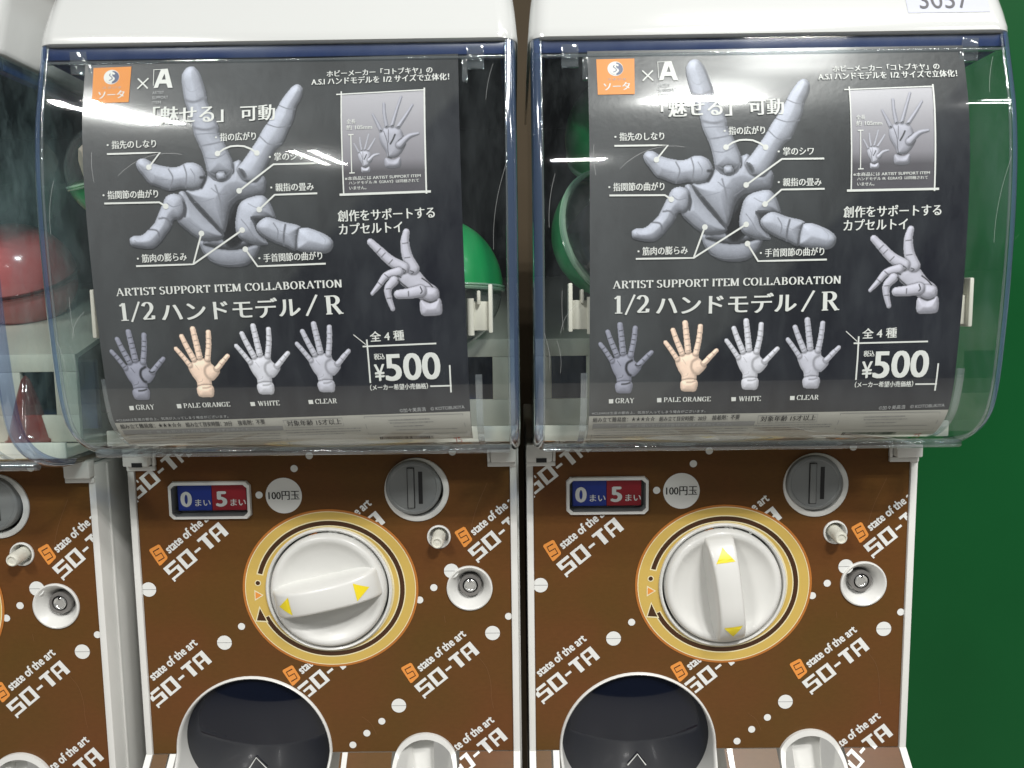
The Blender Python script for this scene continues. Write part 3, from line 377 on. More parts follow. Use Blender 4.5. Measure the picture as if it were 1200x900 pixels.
def ink_picture(name, elems, rgb, S, off, res, mt, parent, contrast=1.0):
    P = np.array([q for e in elems for q in e[1]]); lo = P.min(0) - 3; hi = P.max(0) + 3
    nx, ny = int((hi[0] - lo[0]) / res) + 1, int((hi[1] - lo[1]) / res) + 1
    X, Y = np.meshgrid(lo[0] + np.arange(nx) * res, lo[1] + np.arange(ny) * res)
    val = np.zeros(X.shape); al = np.zeros(X.shape, bool)
    Lv = np.array((-.30, .62, .72)); Lv /= np.linalg.norm(Lv)
    tint = rng.normal(0, .011, X.shape); blot = rng.normal(0, .12, X.shape)
    for _ in range(int(3 / res)):
        for ax in (0, 1): blot = (np.roll(blot, 1, ax) + blot * 2 + np.roll(blot, -1, ax)) / 4
    tint = tint + blot * .3
    for e in elems:
        if e[0] == 'p':
            q = smooth_poly(e[1]); m = inside(X, Y, q); dd = np.full(X.shape, 1e9)
            for i in range(len(q)): dd = np.minimum(dd, seg_dist(X, Y, q[i], q[(i + 1) % len(q)])[0])
            rad = e[3]
            if e[2] < .35: val[m] = e[2] * (1 + .8 * np.clip(1 - dd[m] / 2.0, 0, 1)); al |= m; continue
            t = np.clip(dd / rad, 0, 1); hgt = rad * np.sqrt(np.maximum(1 - (1 - t) ** 2, 0)) * .62; base = e[2]
        elif e[0] == 's':
            q = smooth_line(e[1]); m = np.zeros(X.shape, bool); hgt = np.zeros(X.shape); n = len(q) - 1; dd = np.full(X.shape, 0.0)
            for i in range(n):
                ds, t = seg_dist(X, Y, q[i], q[i + 1]); r = .5 * (e[2] + (e[3] - e[2]) * (i + t) / n)
                k = ds < r; m |= k; hgt = np.maximum(hgt, np.where(k, np.sqrt(np.maximum(r * r - ds * ds, 0)), 0)); dd = np.maximum(dd, np.where(k, r - ds, 0))
            hgt = hgt * .8; base = 1.0
        elif e[0] == 'l':
            q = smooth_line(e[1]) if len(e[1]) > 2 else e[1]; dd = np.full(X.shape, 1e9)
            for i in range(len(q) - 1): dd = np.minimum(dd, seg_dist(X, Y, q[i], q[i + 1])[0])
            k = np.clip((e[2] * .55 - dd) / max(res, e[2] * .8) + .5, 0, 1) * al * (.85 if e[3] > .4 else 1)
            val = val * (1 - k) + e[3] * k; continue
        else:
            q = e[1]
            for i, c in enumerate(q):
                a, b = q[max(i - 1, 0)], q[min(i + 1, len(q) - 1)]; dx, dy = b[0] - a[0], b[1] - a[1]; L = math.hypot(dx, dy)
                if L < 1e-6: dx, dy, L = 1, 0, 1
                ds, _ = seg_dist(X, Y, (c[0] + dy / L * e[2] * .8, c[1] - dx / L * e[2] * .8), (c[0] - dy / L * e[2] * .8, c[1] + dx / L * e[2] * .8))
                k = np.clip((.42 - ds) / .4 + .3, 0, 1) * al; val = val * (1 - k) + val * e[3] * k
            continue
        q_ = np.where(m, hgt, 0.0); wm = m.astype(float)
        for _ in range(max(2, int(1.1 / res))):
            for ax in (0, 1):
                q_ = (np.roll(q_, 1, ax) + q_ * 2 + np.roll(q_, -1, ax)) / 4; wm = (np.roll(wm, 1, ax) + wm * 2 + np.roll(wm, -1, ax)) / 4
        hgt = np.where(m, q_ / np.maximum(wm, .05), 0) * np.where(m, np.clip(.35 + .65 * np.minimum(dd / 1.2, 1), 0, 1), 0)
        sh = m.astype(float)
        for _ in range(int(2.0 / res)):
            for ax in (0, 1): sh = (np.roll(sh, 1, ax) + sh * 2 + np.roll(sh, -1, ax)) / 4
        val = val * np.where(al & ~m, 1 - .75 * np.clip(sh, 0, .6), 1)
        gy, gx = np.gradient(hgt, res); nz = 1 / np.sqrt(1 + gx * gx + gy * gy)
        lam = np.clip(-gx * nz * Lv[0] - gy * nz * Lv[1] + nz * Lv[2], 0, 1)
        c = base * (1 - contrast * .42 + contrast * .58 * lam) * (1 - .18 * np.clip(1 - dd / .7, 0, 1))
        val[m] = c[m]; al |= m
    val = np.clip(val + tint, 0.02, 1.2)
    jj, ii = np.nonzero(al); n = len(jj)
    vs = np.zeros((n, 4, 3)); S_ = S
    for k, (a, b) in enumerate(((-.5, -.5), (.5, -.5), (.5, .5), (-.5, .5))):
        u = lo[0] + (ii + a) * res; t = lo[1] + (jj + b) * res
        q = S_(u, t, off); vs[:, k, 0], vs[:, k, 1], vs[:, k, 2] = q[0], q[1], q[2]
    return vs.reshape(-1, 3), val[jj, ii], rgb, n
# numpy-friendly Sheet call
def _scall(s, u, t, off=0.0):
    a, b = np.asarray(u) + 146.0, np.asarray(t) - 30.0
    u2 = -146.0 + a * s.c - b * s.n + s.du; t2 = 30.0 + a * s.n + b * s.c + s.ds
    y, z, ny, nz = (np.interp(t2, PP[:, 0], PP[:, k]) for k in (1, 2, 3, 4)); L = np.hypot(ny, nz)
    return (u2, y + ny / L * off, z + nz / L * off)
def ink_mesh(name, pics, mt, parent):
    V = np.concatenate([p[0] for p in pics]); n = len(V) // 4
    me = bpy.data.meshes.new(name)
    me.from_pydata((V * .001 + np.array((0, 0, H0))).tolist(), [], np.arange(n * 4).reshape(n, 4).tolist())
    col = []
    for (_, val, rgb, k) in pics:
        s = np.clip(val[:, None] * np.array(rgb)[None, :], 0, 1)
        l = np.where(s <= .04045, s / 12.92, ((s + .055) / 1.055) ** 2.4)
        col.append(np.concatenate([l, np.ones((k, 1))], 1))
    c = np.repeat(np.concatenate(col), 4, axis=0).astype(np.float32)
    at = me.color_attributes.new('ink', 'FLOAT_COLOR', 'CORNER'); at.data.foreach_set('color', c.ravel())
    me.materials.append(mt); o = bpy.data.objects.new(name, me); COL.objects.link(o); o.parent = parent
    return o

# ------------------------------------------------------------------ materials
M = {}
M['white'] = mat('white plastic', (.66, .66, .635), .34, var=.05, scale=28, coat=.15)
M['lid'] = mat('white lid plastic', (.60, .615, .605), .16, var=.02, scale=6, coat=1.0); M['lid'].node_tree.nodes['Principled BSDF'].inputs['Coat Roughness'].default_value = .02
M['cream'] = mat('cream plastic', (.66, .65, .57), .42, var=.06, scale=20)
M['beige'] = mat('beige plastic', (.50, .48, .41), .5, var=.10, scale=18)
M['navy'] = mat('navy plastic', (.016, .035, .115), .35, var=.15)
M['ink'] = mat('dark interior plastic', (.010, .013, .022), .5, var=.2)
M['grey'] = mat('grey plastic', (.20, .21, .21), .38, var=.05)
M['black'] = mat('black plastic', (.012, .012, .013), .4)
M['chrome'] = mat('polished metal', (.66, .66, .64), .16, metal=.7, spec=.9)
M['steel'] = mat('dull metal', (.26, .25, .24), .32, metal=.55, spec=.8)
M['print_white'] = mat('white print', (.71, .72, .70), .45, spec=.3)
M['orange'] = mat('orange print', (.72, .27, .055), .45, spec=.3)
M['orange2'] = mat('dark orange print', (.42, .15, .03), .45, spec=.3)
M['gold'] = mat('gold print', (.56, .39, .095), .4, spec=.4, var=.06, scale=40)
M['cream_p'] = mat('cream print', (.74, .66, .42), .45, spec=.3)
M['brown_p'] = mat('brown print', (.055, .024, .010), .45, spec=.3)
M['black_p'] = mat('black print', (.012, .012, .012), .5, spec=.3)
M['grey_p'] = mat('grey print', (.26, .26, .26), .5, spec=.3)
M['darkgrey_p'] = mat('dark grey print', (.07, .07, .08), .5)
M['scuff'] = mat('pale scuff', (.16, .075, .026), .6)
M['red_p'] = mat('red print', (.5, .06, .04), .5, spec=.3)
M['yellow'] = mat('yellow sticker', (.80, .64, .02), .4)
M['blue_c'] = mat('blue counter', (.012, .035, .26), .35)
M['red_c'] = mat('red counter', (.30, .012, .022), .35)
M['paper'] = mat('paper', (.46, .45, .41), .6, var=.03)
M['sticker'] = mat('sticker paper', (.47, .49, .57), .5)
M['inkpic'] = vcol_mat('halftone ink')
M['cover'] = clear_mat('clear cover plastic', (.97, .985, .98), .012, (.70, .80, .84), .03, 1.15, wave=.05)
M['cover_side'] = clear_mat('clear cover side', (.85, .93, .93), .085, (.50, .72, .74), .05, 1.0, wave=.05)  # teal haze colour stands in for the milky reflection on the side wall
M['edge'] = clear_mat('blue tinted cover edge', (.50, .62, .82), .24, (.16, .25, .44), .10, 3.5, scratch=False)
M['clip'] = clear_mat('clear clip', (.86, .90, .92), .08, (.75, .80, .84), .06, 2.4, scratch=False)
M['scratch'] = clear_mat('scratch in plastic', (.95, .97, .97), .22, (.8, .82, .82), .3, 1.0, scratch=False)
M['clear'] = clear_mat('clear capsule', (.93, .95, .95), .03, (.8, .8, .8), .05, 1.6, wave=.2)
M['green_c'] = mat('green capsule plastic', (.012, .30, .085), .28, var=.06, scale=25, coat=.3)
M['red_cap'] = mat('red capsule plastic', (.52, .13, .13), .18, var=.18, scale=16, coat=.5)
M['red_clear'] = clear_mat('red translucent plastic', (.62, .20, .18), .22, (.30, .05, .045), .08, 1.4, scratch=False)
M['ring_g'] = clear_mat('pale green capsule ring', (.50, .85, .60), .50, (.48, .74, .54), .1, 1.5, scratch=False)
M['tan'] = mat('tan figure plastic', (.92, .74, .56), .5, var=.1)
M['bag'] = mat('dark crinkled bag', (.02, .02, .024), .12, coat=.6)
M['smoke'] = mat('glossy navy door', (.0030, .0048, .012), .05, spec=.45, coat=.25)

def card_mat():
    m = bpy.data.materials.new('brown printed card'); m.use_nodes = True; nt = m.node_tree; b = nt.nodes['Principled BSDF']
    tc = nt.nodes.new('ShaderNodeTexCoord'); n1 = nt.nodes.new('ShaderNodeTexNoise'); n1.inputs['Scale'].default_value = 9; n1.inputs['Detail'].default_value = 3
    n2 = nt.nodes.new('ShaderNodeTexNoise'); n2.inputs['Scale'].default_value = 420; n2.inputs['Detail'].default_value = 2
    nt.links.new(tc.outputs['Object'], n1.inputs['Vector']); mpn = nt.nodes.new('ShaderNodeMapping'); mpn.inputs['Scale'].default_value = (.5, 1, 1.2); nt.links.new(tc.outputs['Object'], mpn.inputs[0]); nt.links.new(mpn.outputs[0], n2.inputs['Vector'])
    r1 = nt.nodes.new('ShaderNodeValToRGB'); r1.color_ramp.elements[0].position = .35; r1.color_ramp.elements[1].position = .68
    r1.color_ramp.elements[0].color = (.113, .0425, .0122, 1); r1.color_ramp.elements[1].color = (.088, .0455, .0095, 1)
    nt.links.new(n1.outputs['Fac'], r1.inputs[0])
    mx = nt.nodes.new('ShaderNodeMix'); mx.data_type = 'RGBA'; mx.blend_type = 'MULTIPLY'; mx.inputs['Factor'].default_value = .22
    nt.links.new(r1.outputs[0], mx.inputs['A']); nt.links.new(n2.outputs['Fac'], mx.inputs['B'])
    g = nt.nodes.new('ShaderNodeMix'); g.data_type = 'RGBA'; g.blend_type = 'MULTIPLY'; g.inputs['Factor'].default_value = 1; g.inputs['B'].default_value = (1.2, 1.2, 1.2, 1)
    nt.links.new(mx.outputs['Result'], g.inputs['A']); nt.links.new(g.outputs['Result'], b.inputs['Base Color'])
    b.inputs['Roughness'].default_value = .36; b.inputs['Specular IOR Level'].default_value = .24
    return m
M['card'] = card_mat()

def poster_mat():
    """dark printed ground: a paler slate wedge on the left, near-black navy on the right, split by slanting edges"""
    m = bpy.data.materials.new('dark printed poster'); m.use_nodes = True; nt = m.node_tree; b = nt.nodes['Principled BSDF']
    tc = nt.nodes.new('ShaderNodeTexCoord'); sx = nt.nodes.new('ShaderNodeSeparateXYZ'); nt.links.new(tc.outputs['Object'], sx.inputs[0])
    def math_(op, a, bb):
        n = nt.nodes.new('ShaderNodeMath'); n.operation = op
        for i, v in enumerate((a, bb)):
            if isinstance(v, (int, float)): n.inputs[i].default_value = v
            else: nt.links.new(v, n.inputs[i])
        return n.outputs[0]
    # slanted coordinate: negative on the left of the diagonal, positive on the right
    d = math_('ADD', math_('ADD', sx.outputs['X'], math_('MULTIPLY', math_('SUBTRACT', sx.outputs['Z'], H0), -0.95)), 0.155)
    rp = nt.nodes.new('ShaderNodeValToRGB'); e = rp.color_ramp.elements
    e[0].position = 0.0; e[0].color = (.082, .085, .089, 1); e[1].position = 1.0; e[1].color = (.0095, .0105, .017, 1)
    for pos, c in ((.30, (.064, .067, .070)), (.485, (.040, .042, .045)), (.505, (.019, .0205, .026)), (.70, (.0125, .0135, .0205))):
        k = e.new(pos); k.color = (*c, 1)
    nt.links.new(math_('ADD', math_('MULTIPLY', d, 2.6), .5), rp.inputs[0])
    nz = nt.nodes.new('ShaderNodeTexNoise'); nz.inputs['Scale'].default_value = 11; nz.inputs['Detail'].default_value = 5
    nt.links.new(tc.outputs['Object'], nz.inputs['Vector'])
    mx = nt.nodes.new('ShaderNodeMix'); mx.data_type = 'RGBA'; mx.blend_type = 'MULTIPLY'; mx.inputs['Factor'].default_value = .5
    nt.links.new(rp.outputs[0], mx.inputs['A']); nt.links.new(nz.outputs['Fac'], mx.inputs['B'])
    g = nt.nodes.new('ShaderNodeMix'); g.data_type = 'RGBA'; g.blend_type = 'MULTIPLY'; g.inputs['Factor'].default_value = 1; g.inputs['B'].default_value = (1.3, 1.3, 1.3, 1)
    nt.links.new(mx.outputs['Result'], g.inputs['A']); nt.links.new(g.outputs['Result'], b.inputs['Base Color'])
    b.inputs['Roughness'].default_value = .30; b.inputs['Specular IOR Level'].default_value = .20; b.inputs['Coat Weight'].default_value = .65; b.inputs['Coat Roughness'].default_value = .12
    bp = nt.nodes.new('ShaderNodeBump'); n3 = nt.nodes.new('ShaderNodeTexNoise'); n3.inputs['Scale'].default_value = 260; n3.inputs['Detail'].default_value = 4; nt.links.new(tc.outputs['Object'], n3.inputs['Vector'])
    bp.inputs['Strength'].default_value = .10; bp.inputs['Distance'].default_value = .001; nt.links.new(n3.outputs['Fac'], bp.inputs['Height']); nt.links.new(bp.outputs['Normal'], b.inputs['Normal'])
    return m
M['poster'] = poster_mat()

# ------------------------------------------------------------------ setting: walls behind the machines
def wall_mat(name, c, rough, var):
    return mat(name, c, rough, var=var, scale=3.0, bump=.02, spec=.18)
mb = MB(); mb.box((250, 300, -ZC * 1000), (1600, 318, 1400), wall_mat('green board', (.0042, .082, .020), .45, .24), 1.0)
gw = empty('green_wall', (0, 0, ZC), 0, 'dark green board wall to the right of the machines', 'wall')
o = mb.build('board', gw, raw=True)
mb = MB(); mb.box((648, 296.5, -ZC * 1000), (649.2, 299.6, 1400), wall_mat('green seam', (.0032, .060, .014), .5, .05))
mb.box((690, 297.5, -ZC * 1000), (730, 299.7, 1400), wall_mat('green seam strip', (.0039, .076, .0185), .5, .05)); mb.build('seam', gw, raw=True)
gsc = random.Random(4); gmt = mat('pale scuff on green', (.020, .12, .045), .6)
for (gu, gz, gl_, ga) in ((600, -30, 22, 1.9), (560, 60, 14, .4), (668, 210, 9, .9), (620, -300, 5, .2), (585, 120, 12, 2.2)):
    q = [(gu + math.cos(ga + .3 * k / 6) * gl_ * k / 6, gz + math.sin(ga + .3 * k / 6) * gl_ * k / 6) for k in range(7)]
    mb = MB(); put_line(mb, lambda u, t, off=0.0: (u, 299.3 - off, t), q, .7, 0, gmt); mb.build('scuff', gw, raw=True, fixn=False)
mb = MB(); mb.box((-1700, 420, -ZC * 1000), (249, 440, 1400), wall_mat('brown wall', (.075, .056, .034), .7, .15))
bw = empty('back_wall', (0, 0, ZC), 0, 'brown wall seen in the narrow gap behind the machines', 'wall'); mb.build('board', bw, raw=True)
mb = MB(); mb.box((-3000, -3000, -ZC * 1000 - 20), (3000, 440, -ZC * 1000), mat('shop floor', (.40, .385, .36), .35, var=.05)); fl = mb.build('floor', None, raw=True)
fl.location = (0, 0, ZC); fl['kind'] = 'structure'

# ------------------------------------------------------------------ the machine
def PAN(u, z, off=0.0):
    """front card: upright down to the crease at z=-360, then slanting forward"""
    CR = -360.0
    if z >= CR: return (u, -off, z)
    t = (CR - z)
    k = math.sqrt(.5); return (u, -t * k - off * k, CR - t * k + off * k)
class PanS:
    def __call__(s, u, t, off=0.0): return PAN(u, t, off)
PS = PanS()

def circ(c, r, n=48, rz=None, rev=False):
    q = [(c[0] + r * math.cos(2 * math.pi * k / n), c[1] + (rz or r) * math.sin(2 * math.pi * k / n)) for k in range(n)]
    return q[::-1] if rev else q

C_COIN = (-79.0, -144.0); C_HOLE = (-62.6, -181.9); C_LOCK = (-39.3, -223.8); C_DIAL = (-149.3, -223.1); C_KNOB = (-150.2, -223.3)
C_MOUTH = (-216.0, -358.0); R_MOUTH = 63.0; C_CUP = (-77.5, -370.0); R_CUP = 26.0

def logo_letters():
    """SO-TA in square-cut capitals on a unit cap height, total width 4.6"""
    R = []
    x = 0
    R += [(x, .80, .95, 1), (x, .45, .26, .80), (x + .26, .45, .95, .60), (x + .68, .0, .95, .45), (x - .02, .0, .68, .16), (x - .02, -.12, .10, .0)]
    x = 1.12
    R += [(x, 0, x + .27, 1), (x + .70, 0, x + .97, 1), (x + .27, .83, x + .70, 1), (x + .27, 0, x + .70, .15)]
    x = 2.28
    R += [(x, .40, x + .46, .56)]
    x = 2.90
    R += [(x, .82, x + .82, 1), (x + .28, 0, x + .60, .82)]
    x = 3.86
    R += [(x, .0, x + .20, .92), (x + .06, .84, x + .9, 1), (x + .58, 0, x + .9, .84), (x + .20, .36, x + .58, .50)]
    return R

def build_machine():
    root = empty('capsule_machine', (0, 0, 0))
    # housing
    mb = MB(); W = M['white']
    mb.box((-303.5, 46, -500), (-1.0, 260, -112), W, 2.0)
    mb.box((-303.5, -2.0, -500), (-298.3, 45.9, -112.2), W, .8)
    mb.box((-6.4, -2.0, -500), (-1.0, 45.9, -112.2), W, .8)
    mb.box((-298.2, 0.9, -112), (-6.5, 45.9, -108.5), W, .4)
    hb = mb.build('housing', root, 40)
    mb = MB(); mb.box((-1.0, 14, -480), (.4, 17, -114), W, .3); mb.build('side_rib', root, 40)
    mb = MB(); mb.box((-1.0, 60, -480), (.6, 64, -114), W, .5); mb.build('side_rib', root, 40)
    # top tabs
    for (a, b, slot) in ((-303.2, -283.5, True), (-21.0, -1.2, False)):
        mb = MB(); mb.box((a, -9, -121.5), (b, -0.2, -108), W, 1.2)
        mb.box((a if slot else a - 2.5, -3.4, -126.0), (b + 2.5 if slot else b, -.25, -122.2), W, .6)
        mb.box(((b + .4) if slot else (a - 2.6), -3.4, -122.2), ((b + 2.6) if slot else (a - .4), -.25, -109), W, .5)
        if slot: mb.box((-296, -9.3, -121.9), (-288, -8.6, -118.5), M['black'])
        mb.build('hinge_tab', root, 40)
    # printed card with openings
    loops = [[(-298.2, -112.2), (-298.2, -360), (-6.5, -360), (-6.5, -112.2)], circ(C_COIN, 23.5), circ(C_HOLE, 8.4, 32), circ(C_LOCK, 16.6), circ(C_KNOB, 48.6, 64),
             [(-270.5, -137.5), (-270.5, -163.2), (-210.3, -163.2), (-210.3, -137.5)]]
    # mouth and cup bite into the lower edge
    th = [math.radians(a) for a in np.linspace(181.8, -1.8, 60)]
    a0 = math.asin((-360 - C_MOUTH[1]) / R_MOUTH); a1 = math.asin((-360 - C_CUP[1]) / R_CUP)
    mouth = [(C_MOUTH[0] + R_MOUTH * math.cos(t), C_MOUTH[1] + R_MOUTH * math.sin(t)) for t in np.linspace(math.pi - a0, a0, 60)]
    cup = [(C_CUP[0] + R_CUP * math.cos(t), C_CUP[1] + R_CUP * math.sin(t)) for t in np.linspace(math.pi - a1, a1, 30)]
    loops[0] = [(-298.2, -112.2), (-298.2, -360)] + mouth + cup + [(-6.5, -360), (-6.5, -112.2)]
    vs, fs = fill2d(loops); mb = MB(); mb.add([(v[0], 0.0, v[1]) for v in vs], fs, M['card']); card = mb.build('printed_card', root, fixn=False)
    # slanting lower card
    L0, L1 = -360.6, -470.0
    for (a, b) in ((-298.2, -286), (-146.5, -104.6), (-50.2, -6.5)):
        mb = MB(); mb.add([PAN(a, L0, .3), PAN(b, L0, .3), PAN(b, L1, .3), PAN(a, L1, .3)], [(0, 3, 2, 1)], M['card']); mb.build('lower_card', root, fixn=False)
    for (a, b, o) in ((-303.5, -298.4, 1.6), (-6.3, -1.0, 1.6), (-284.5, -279.5, 1.0), (-144.6, -140.4, 1.0)):
        q = [PAN(a, L0, o), PAN(b, L0, o), PAN(b, L1, o), PAN(a, L1, o), PAN(a, L0, -6), PAN(b, L0, -6), PAN(b, L1, -6), PAN(a, L1, -6)]
        mb = MB(); mb.add(q, [(0, 3, 2, 1), (4, 5, 6, 7), (0, 1, 5, 4), (1, 2, 6, 5), (2, 3, 7, 6), (3, 0, 4, 7)], W); mb.build('lower_frame', root, 40)
    # card print
    mb = MB(); PW = M['print_white']
    for c in D_p_big:
        disc(mb, PS, c, 5.9, .25, PW, 24); put_line(mb, PS, [(c[0] - 5.9, c[1]), (c[0] + 5.9, c[1])], .38, .33, M['grey_p'])
    for c in D_p_small:
        if c[0] < -7.5: disc(mb, PS, c, 2.85, .25, PW, 18)
    LR = logo_letters()
    tv, tf = text2d('state of the art')
    clip_u = (-297.8, -7.0)
    def ok(t, n):
        if n == 0 and t[1] > -166.0: return False
        if t[1] < -358 and n != 6: return False
        for c, r in ((C_CUP, R_CUP + .8), (C_MOUTH, R_MOUTH + .8)):
            if math.dist(t, c) < r or (t[1] < c[1] and abs(t[0] - c[0]) < r): return False
        return True
    OFF = lambda t, o: PS(t[0], t[1], o + (.42 if t[1] < -360 else 0))
    for n, (a, b) in enumerate(D_p_logo):
        L = math.dist(a, b); ex = ((b[0] - a[0]) / L, (b[1] - a[1]) / L); ey = (-ex[1], ex[0]); k = L / 4.78
        F = lambda x, y: (a[0] + ex[0] * x * k + ey[0] * y * k, a[1] + ex[1] * x * k + ey[1] * y * k)
        lay = 0
        def face(q, off, mt):
            c = (sum(t[0] for t in q) / len(q), sum(t[1] for t in q) / len(q))
            if clip_u[0] < c[0] < clip_u[1] and all(ok(t, n) for t in q):
                mb.add([OFF((min(max(t[0], clip_u[0]), clip_u[1]), t[1]), off) for t in q], [tuple(range(len(q)))], mt)
        for (x0, y0, x1, y1) in LR:
            nx_ = max(1, int((x1 - x0) / .1)); ny_ = max(1, int((y1 - y0) / .1)); lay = (lay + 1) % 5
            for i in range(nx_):
                for j in range(ny_):
                    face([F(x0 + (x1 - x0) * (i + p) / nx_, y0 + (y1 - y0) * (j + r) / ny_) for p, r in ((0, 0), (1, 0), (1, 1), (0, 1))], .25 + .012 * lay, PW)
        # small line above, its first letter beside the badge
        for (dx, dy) in ((0, 0), (.035, .0), (.0, .035), (.035, .035)):
            pts = [F(.98 + dx + v[0] * 3.85, 1.44 + dy + v[1] * .56) for v in tv]
            for f in tf: face([pts[i] for i in f], .25 + dx * .6 + dy * .9, PW)
        # orange badge
        q = [F(x, y) for x, y in [(-.04, 1.30), (.06, 1.25), (.64, 1.30), (.74, 1.38), (.90, 2.26), (.84, 2.36), (.22, 2.48), (.12, 2.42)]]
        if all(clip_u[0] < t[0] + 3 and t[0] < clip_u[1] and (ok(t, n) or n == 4) for t in q):
            q = [(max(t[0], clip_u[0]), t[1]) for t in q]
            mb.add([PS(t[0], t[1], .25) for t in q], [tuple(range(len(q)))], M['orange'])
            for seg in ([(.72, 2.14), (.28, 2.22), (.21, 1.90), (.62, 1.83), (.55, 1.48), (.10, 1.55)],):
                put_line(mb, PS, [(max(t[0], clip_u[0]), t[1]) for t in (F(*p) for p in seg)], .95, .31, M['brown_p'])
    disc(mb, PS, (-183.0, -147.5), 14.2, .25, PW, 40)
    for (dx) in (0, .3): put_text(mb, PS, '100円玉', -195 + dx, -150.9, -171 + dx, -150.9, 7.0, .34 + dx * .05, M['black_p'], 'g')
    for q in ([(-33, -281), (-27, -290), (-24, -302), (-23.5, -315), (-22, -324)], [(-262, -176), (-250, -182), (-243, -183)], [(-60, -246), (-59, -252)], [(-24, -139), (-33, -160), (-38, -178)], [(-128, -330), (-121, -336), (-117, -345)]):
        put_line(mb, PS, smooth_line(q), .28, .2, M['scuff'])
    mb.build('card_print', root, fixn=False)
    # dial label (oval gold print)
    mb = MB(); RX, RZ = 69.5, 64.4
    def ring(r0, r1, off, mt, a0=0, a1=360, n=96):
        vs = []; fs = []
        for k in range(n + 1):
            a = math.radians(a0 + (a1 - a0) * k / n)
            for (rx, rz) in (r0, r1): vs.append(PS(C_DIAL[0] + rx * math.cos(a), C_DIAL[1] + rz * math.sin(a), off))
            if k: fs.append((2 * k - 2, 2 * k - 1, 2 * k + 1, 2 * k))
        mb.add(vs, fs, mt)
    ring((RX, RZ), (RX - 1.9, RZ - 1.7), .42, M['orange2']); ring((RX - 1.0, RZ - .9), (49, 48.6), .38, M['gold'])
    ring((RX - 1.9, RZ - 1.7), (RX - 2.5, RZ - 2.3), .46, M['cream_p'])
    rx, rz = 56.9, 53.3
    ring((rx + 2.7, rz + 2.7), (rx - 2.7, rz - 2.7), .46, M['cream_p'], 167, -155.5); ring((rx + 1.8, rz + 1.8), (rx - 1.8, rz - 1.8), .52, M['brown_p'], 166, -155)
    ring((50.6, 50.2), (49, 48.6), .46, M['cream_p'])
    Z = lambda x, y: (C_DIAL[0] + (x - 587) * .1236, C_DIAL[1] + (514 - y) * .1236)
    def pl_(pts, off, mt): mb.add([PS(*q, off) for q in pts], [tuple(range(len(pts)))], mt)
    pl_([Z(127, 622), Z(96, 726), Z(180, 732)], .58, M['cream_p']); pl_([Z(129, 638), Z(106, 718), Z(168, 722)], .64, M['brown_p'])
    pl_([Z(99, 515), Z(159, 551), Z(99, 588)], .58, M['cream_p']); pl_([Z(105, 527), Z(147, 551), Z(105, 576)], .64, M['orange'])
    disc(mb, PS, Z(124, 470), 2.5, .58, M['cream_p'], 20); disc(mb, PS, Z(124, 470), 1.75, .64, M['brown_p'], 20)
    mb.build('dial_label', root, fixn=False)
    # counter window
    dw = MB()
    o_ = [(-272.8, -138.6), (-269.6, -135.4), (-211.6, -135.4), (-208.4, -138.6), (-208.4, -162.2), (-211.6, -165.4), (-269.6, -165.4), (-272.8, -162.2)]
    def inset(q, k):
        cx, cz = -240.6, -150.4; return [(cx + (p[0] - cx) * (1 - k / 32.2), cz + (p[1] - cz) * (1 - k / 15.)) for p in q]
    i_ = inset(o_, 2.6); n = 8
    vs = [(p[0], .3, p[1]) for p in o_] + [(p[0], -2.6, p[1]) for p in inset(o_, .5)] + [(p[0], -2.6, p[1]) for p in i_] + [(p[0], 9.0, p[1]) for p in inset(o_, 3.2)]
    fs = [(r * n + k, r * n + (k + 1) % n, (r + 1) * n + (k + 1) % n, (r + 1) * n + k) for r in range(2) for k in range(n)]
    dw.add(vs[:24], fs, W)
    dw.add(vs[16:32], [(k, (k + 1) % n, n + (k + 1) % n, n + k) for k in range(n)] + [tuple(range(n, 2 * n))], M['grey'])
    wn = dw.build('counter_window', root, 30)
    for (a, b, mt, dg, ua) in ((-267.6, -240.9, M['blue_c'], '0', -265.4), (-240.7, -213.6, M['red_c'], '5', -237.6)):
        mb = MB(); mb.box((a, 3.2, -159.6), (b, 6.0, -138.4), mt, .3); cp = mb.build('counter_plate', wn)
        mb = MB(); S2 = lambda u, t, off=0.0: (u, 3.2 - off, t)
        for j, (dx, dz_) in enumerate(((0, 0), (.9, 0), (1.6, 0), (.9, .4), (.9, -.4))):
            put_text(mb, S2, dg, ua + dx, -156.2 + dz_, ua + 7.4 + dx, -156.2 + dz_, 11.6, .3 + .02 * j, PW, 'g')
        for dx in (0, .3): put_text(mb, S2, 'まい', ua + 11.4 + dx, -155.9, ua + 23.4 + dx, -155.9, 5.4, .3 + dx * .1, PW, 'g')
        mb.build('counter_lettering', cp, fixn=False)
    # coin slot
    mb = MB(); mb.lathe([(25.3, .4), (25.1, -1.0), (24.4, -1.5), (21.0, -1.5), (20.4, 0), (20, 9)], C_COIN, W); cs = mb.build('coin_slot', root, 40)
    cg = (-81.3, -141.6)
    mb = MB(); mb.lathe([(21.6, 2), (21.6, -2.5), (21.0, -4.2), (19.8, -5.0), (18.6, -5.0), (18.0, -4.5), (.01, -4.5)], cg, M['grey'])
    mb.box((cg[0] - 4.0, -6.1, cg[1] - 15.5), (cg[0] + .8, -4.3, cg[1] + 15.5), M['grey'], .7)
    mb.build('slot_plate', cs, 35)
    mb = MB(); mb.box((cg[0] + 4.2, -4.65, cg[1] - 12.6), (cg[0] + 7.4, -4.1, cg[1] + 12.8), M['black']); mb.box((cg[0] - 4.6, -4.6, cg[1] - 16.1), (cg[0] + 1.4, -4.2, cg[1] + 16.1), M['black']); mb.build('coin_slit', cs)
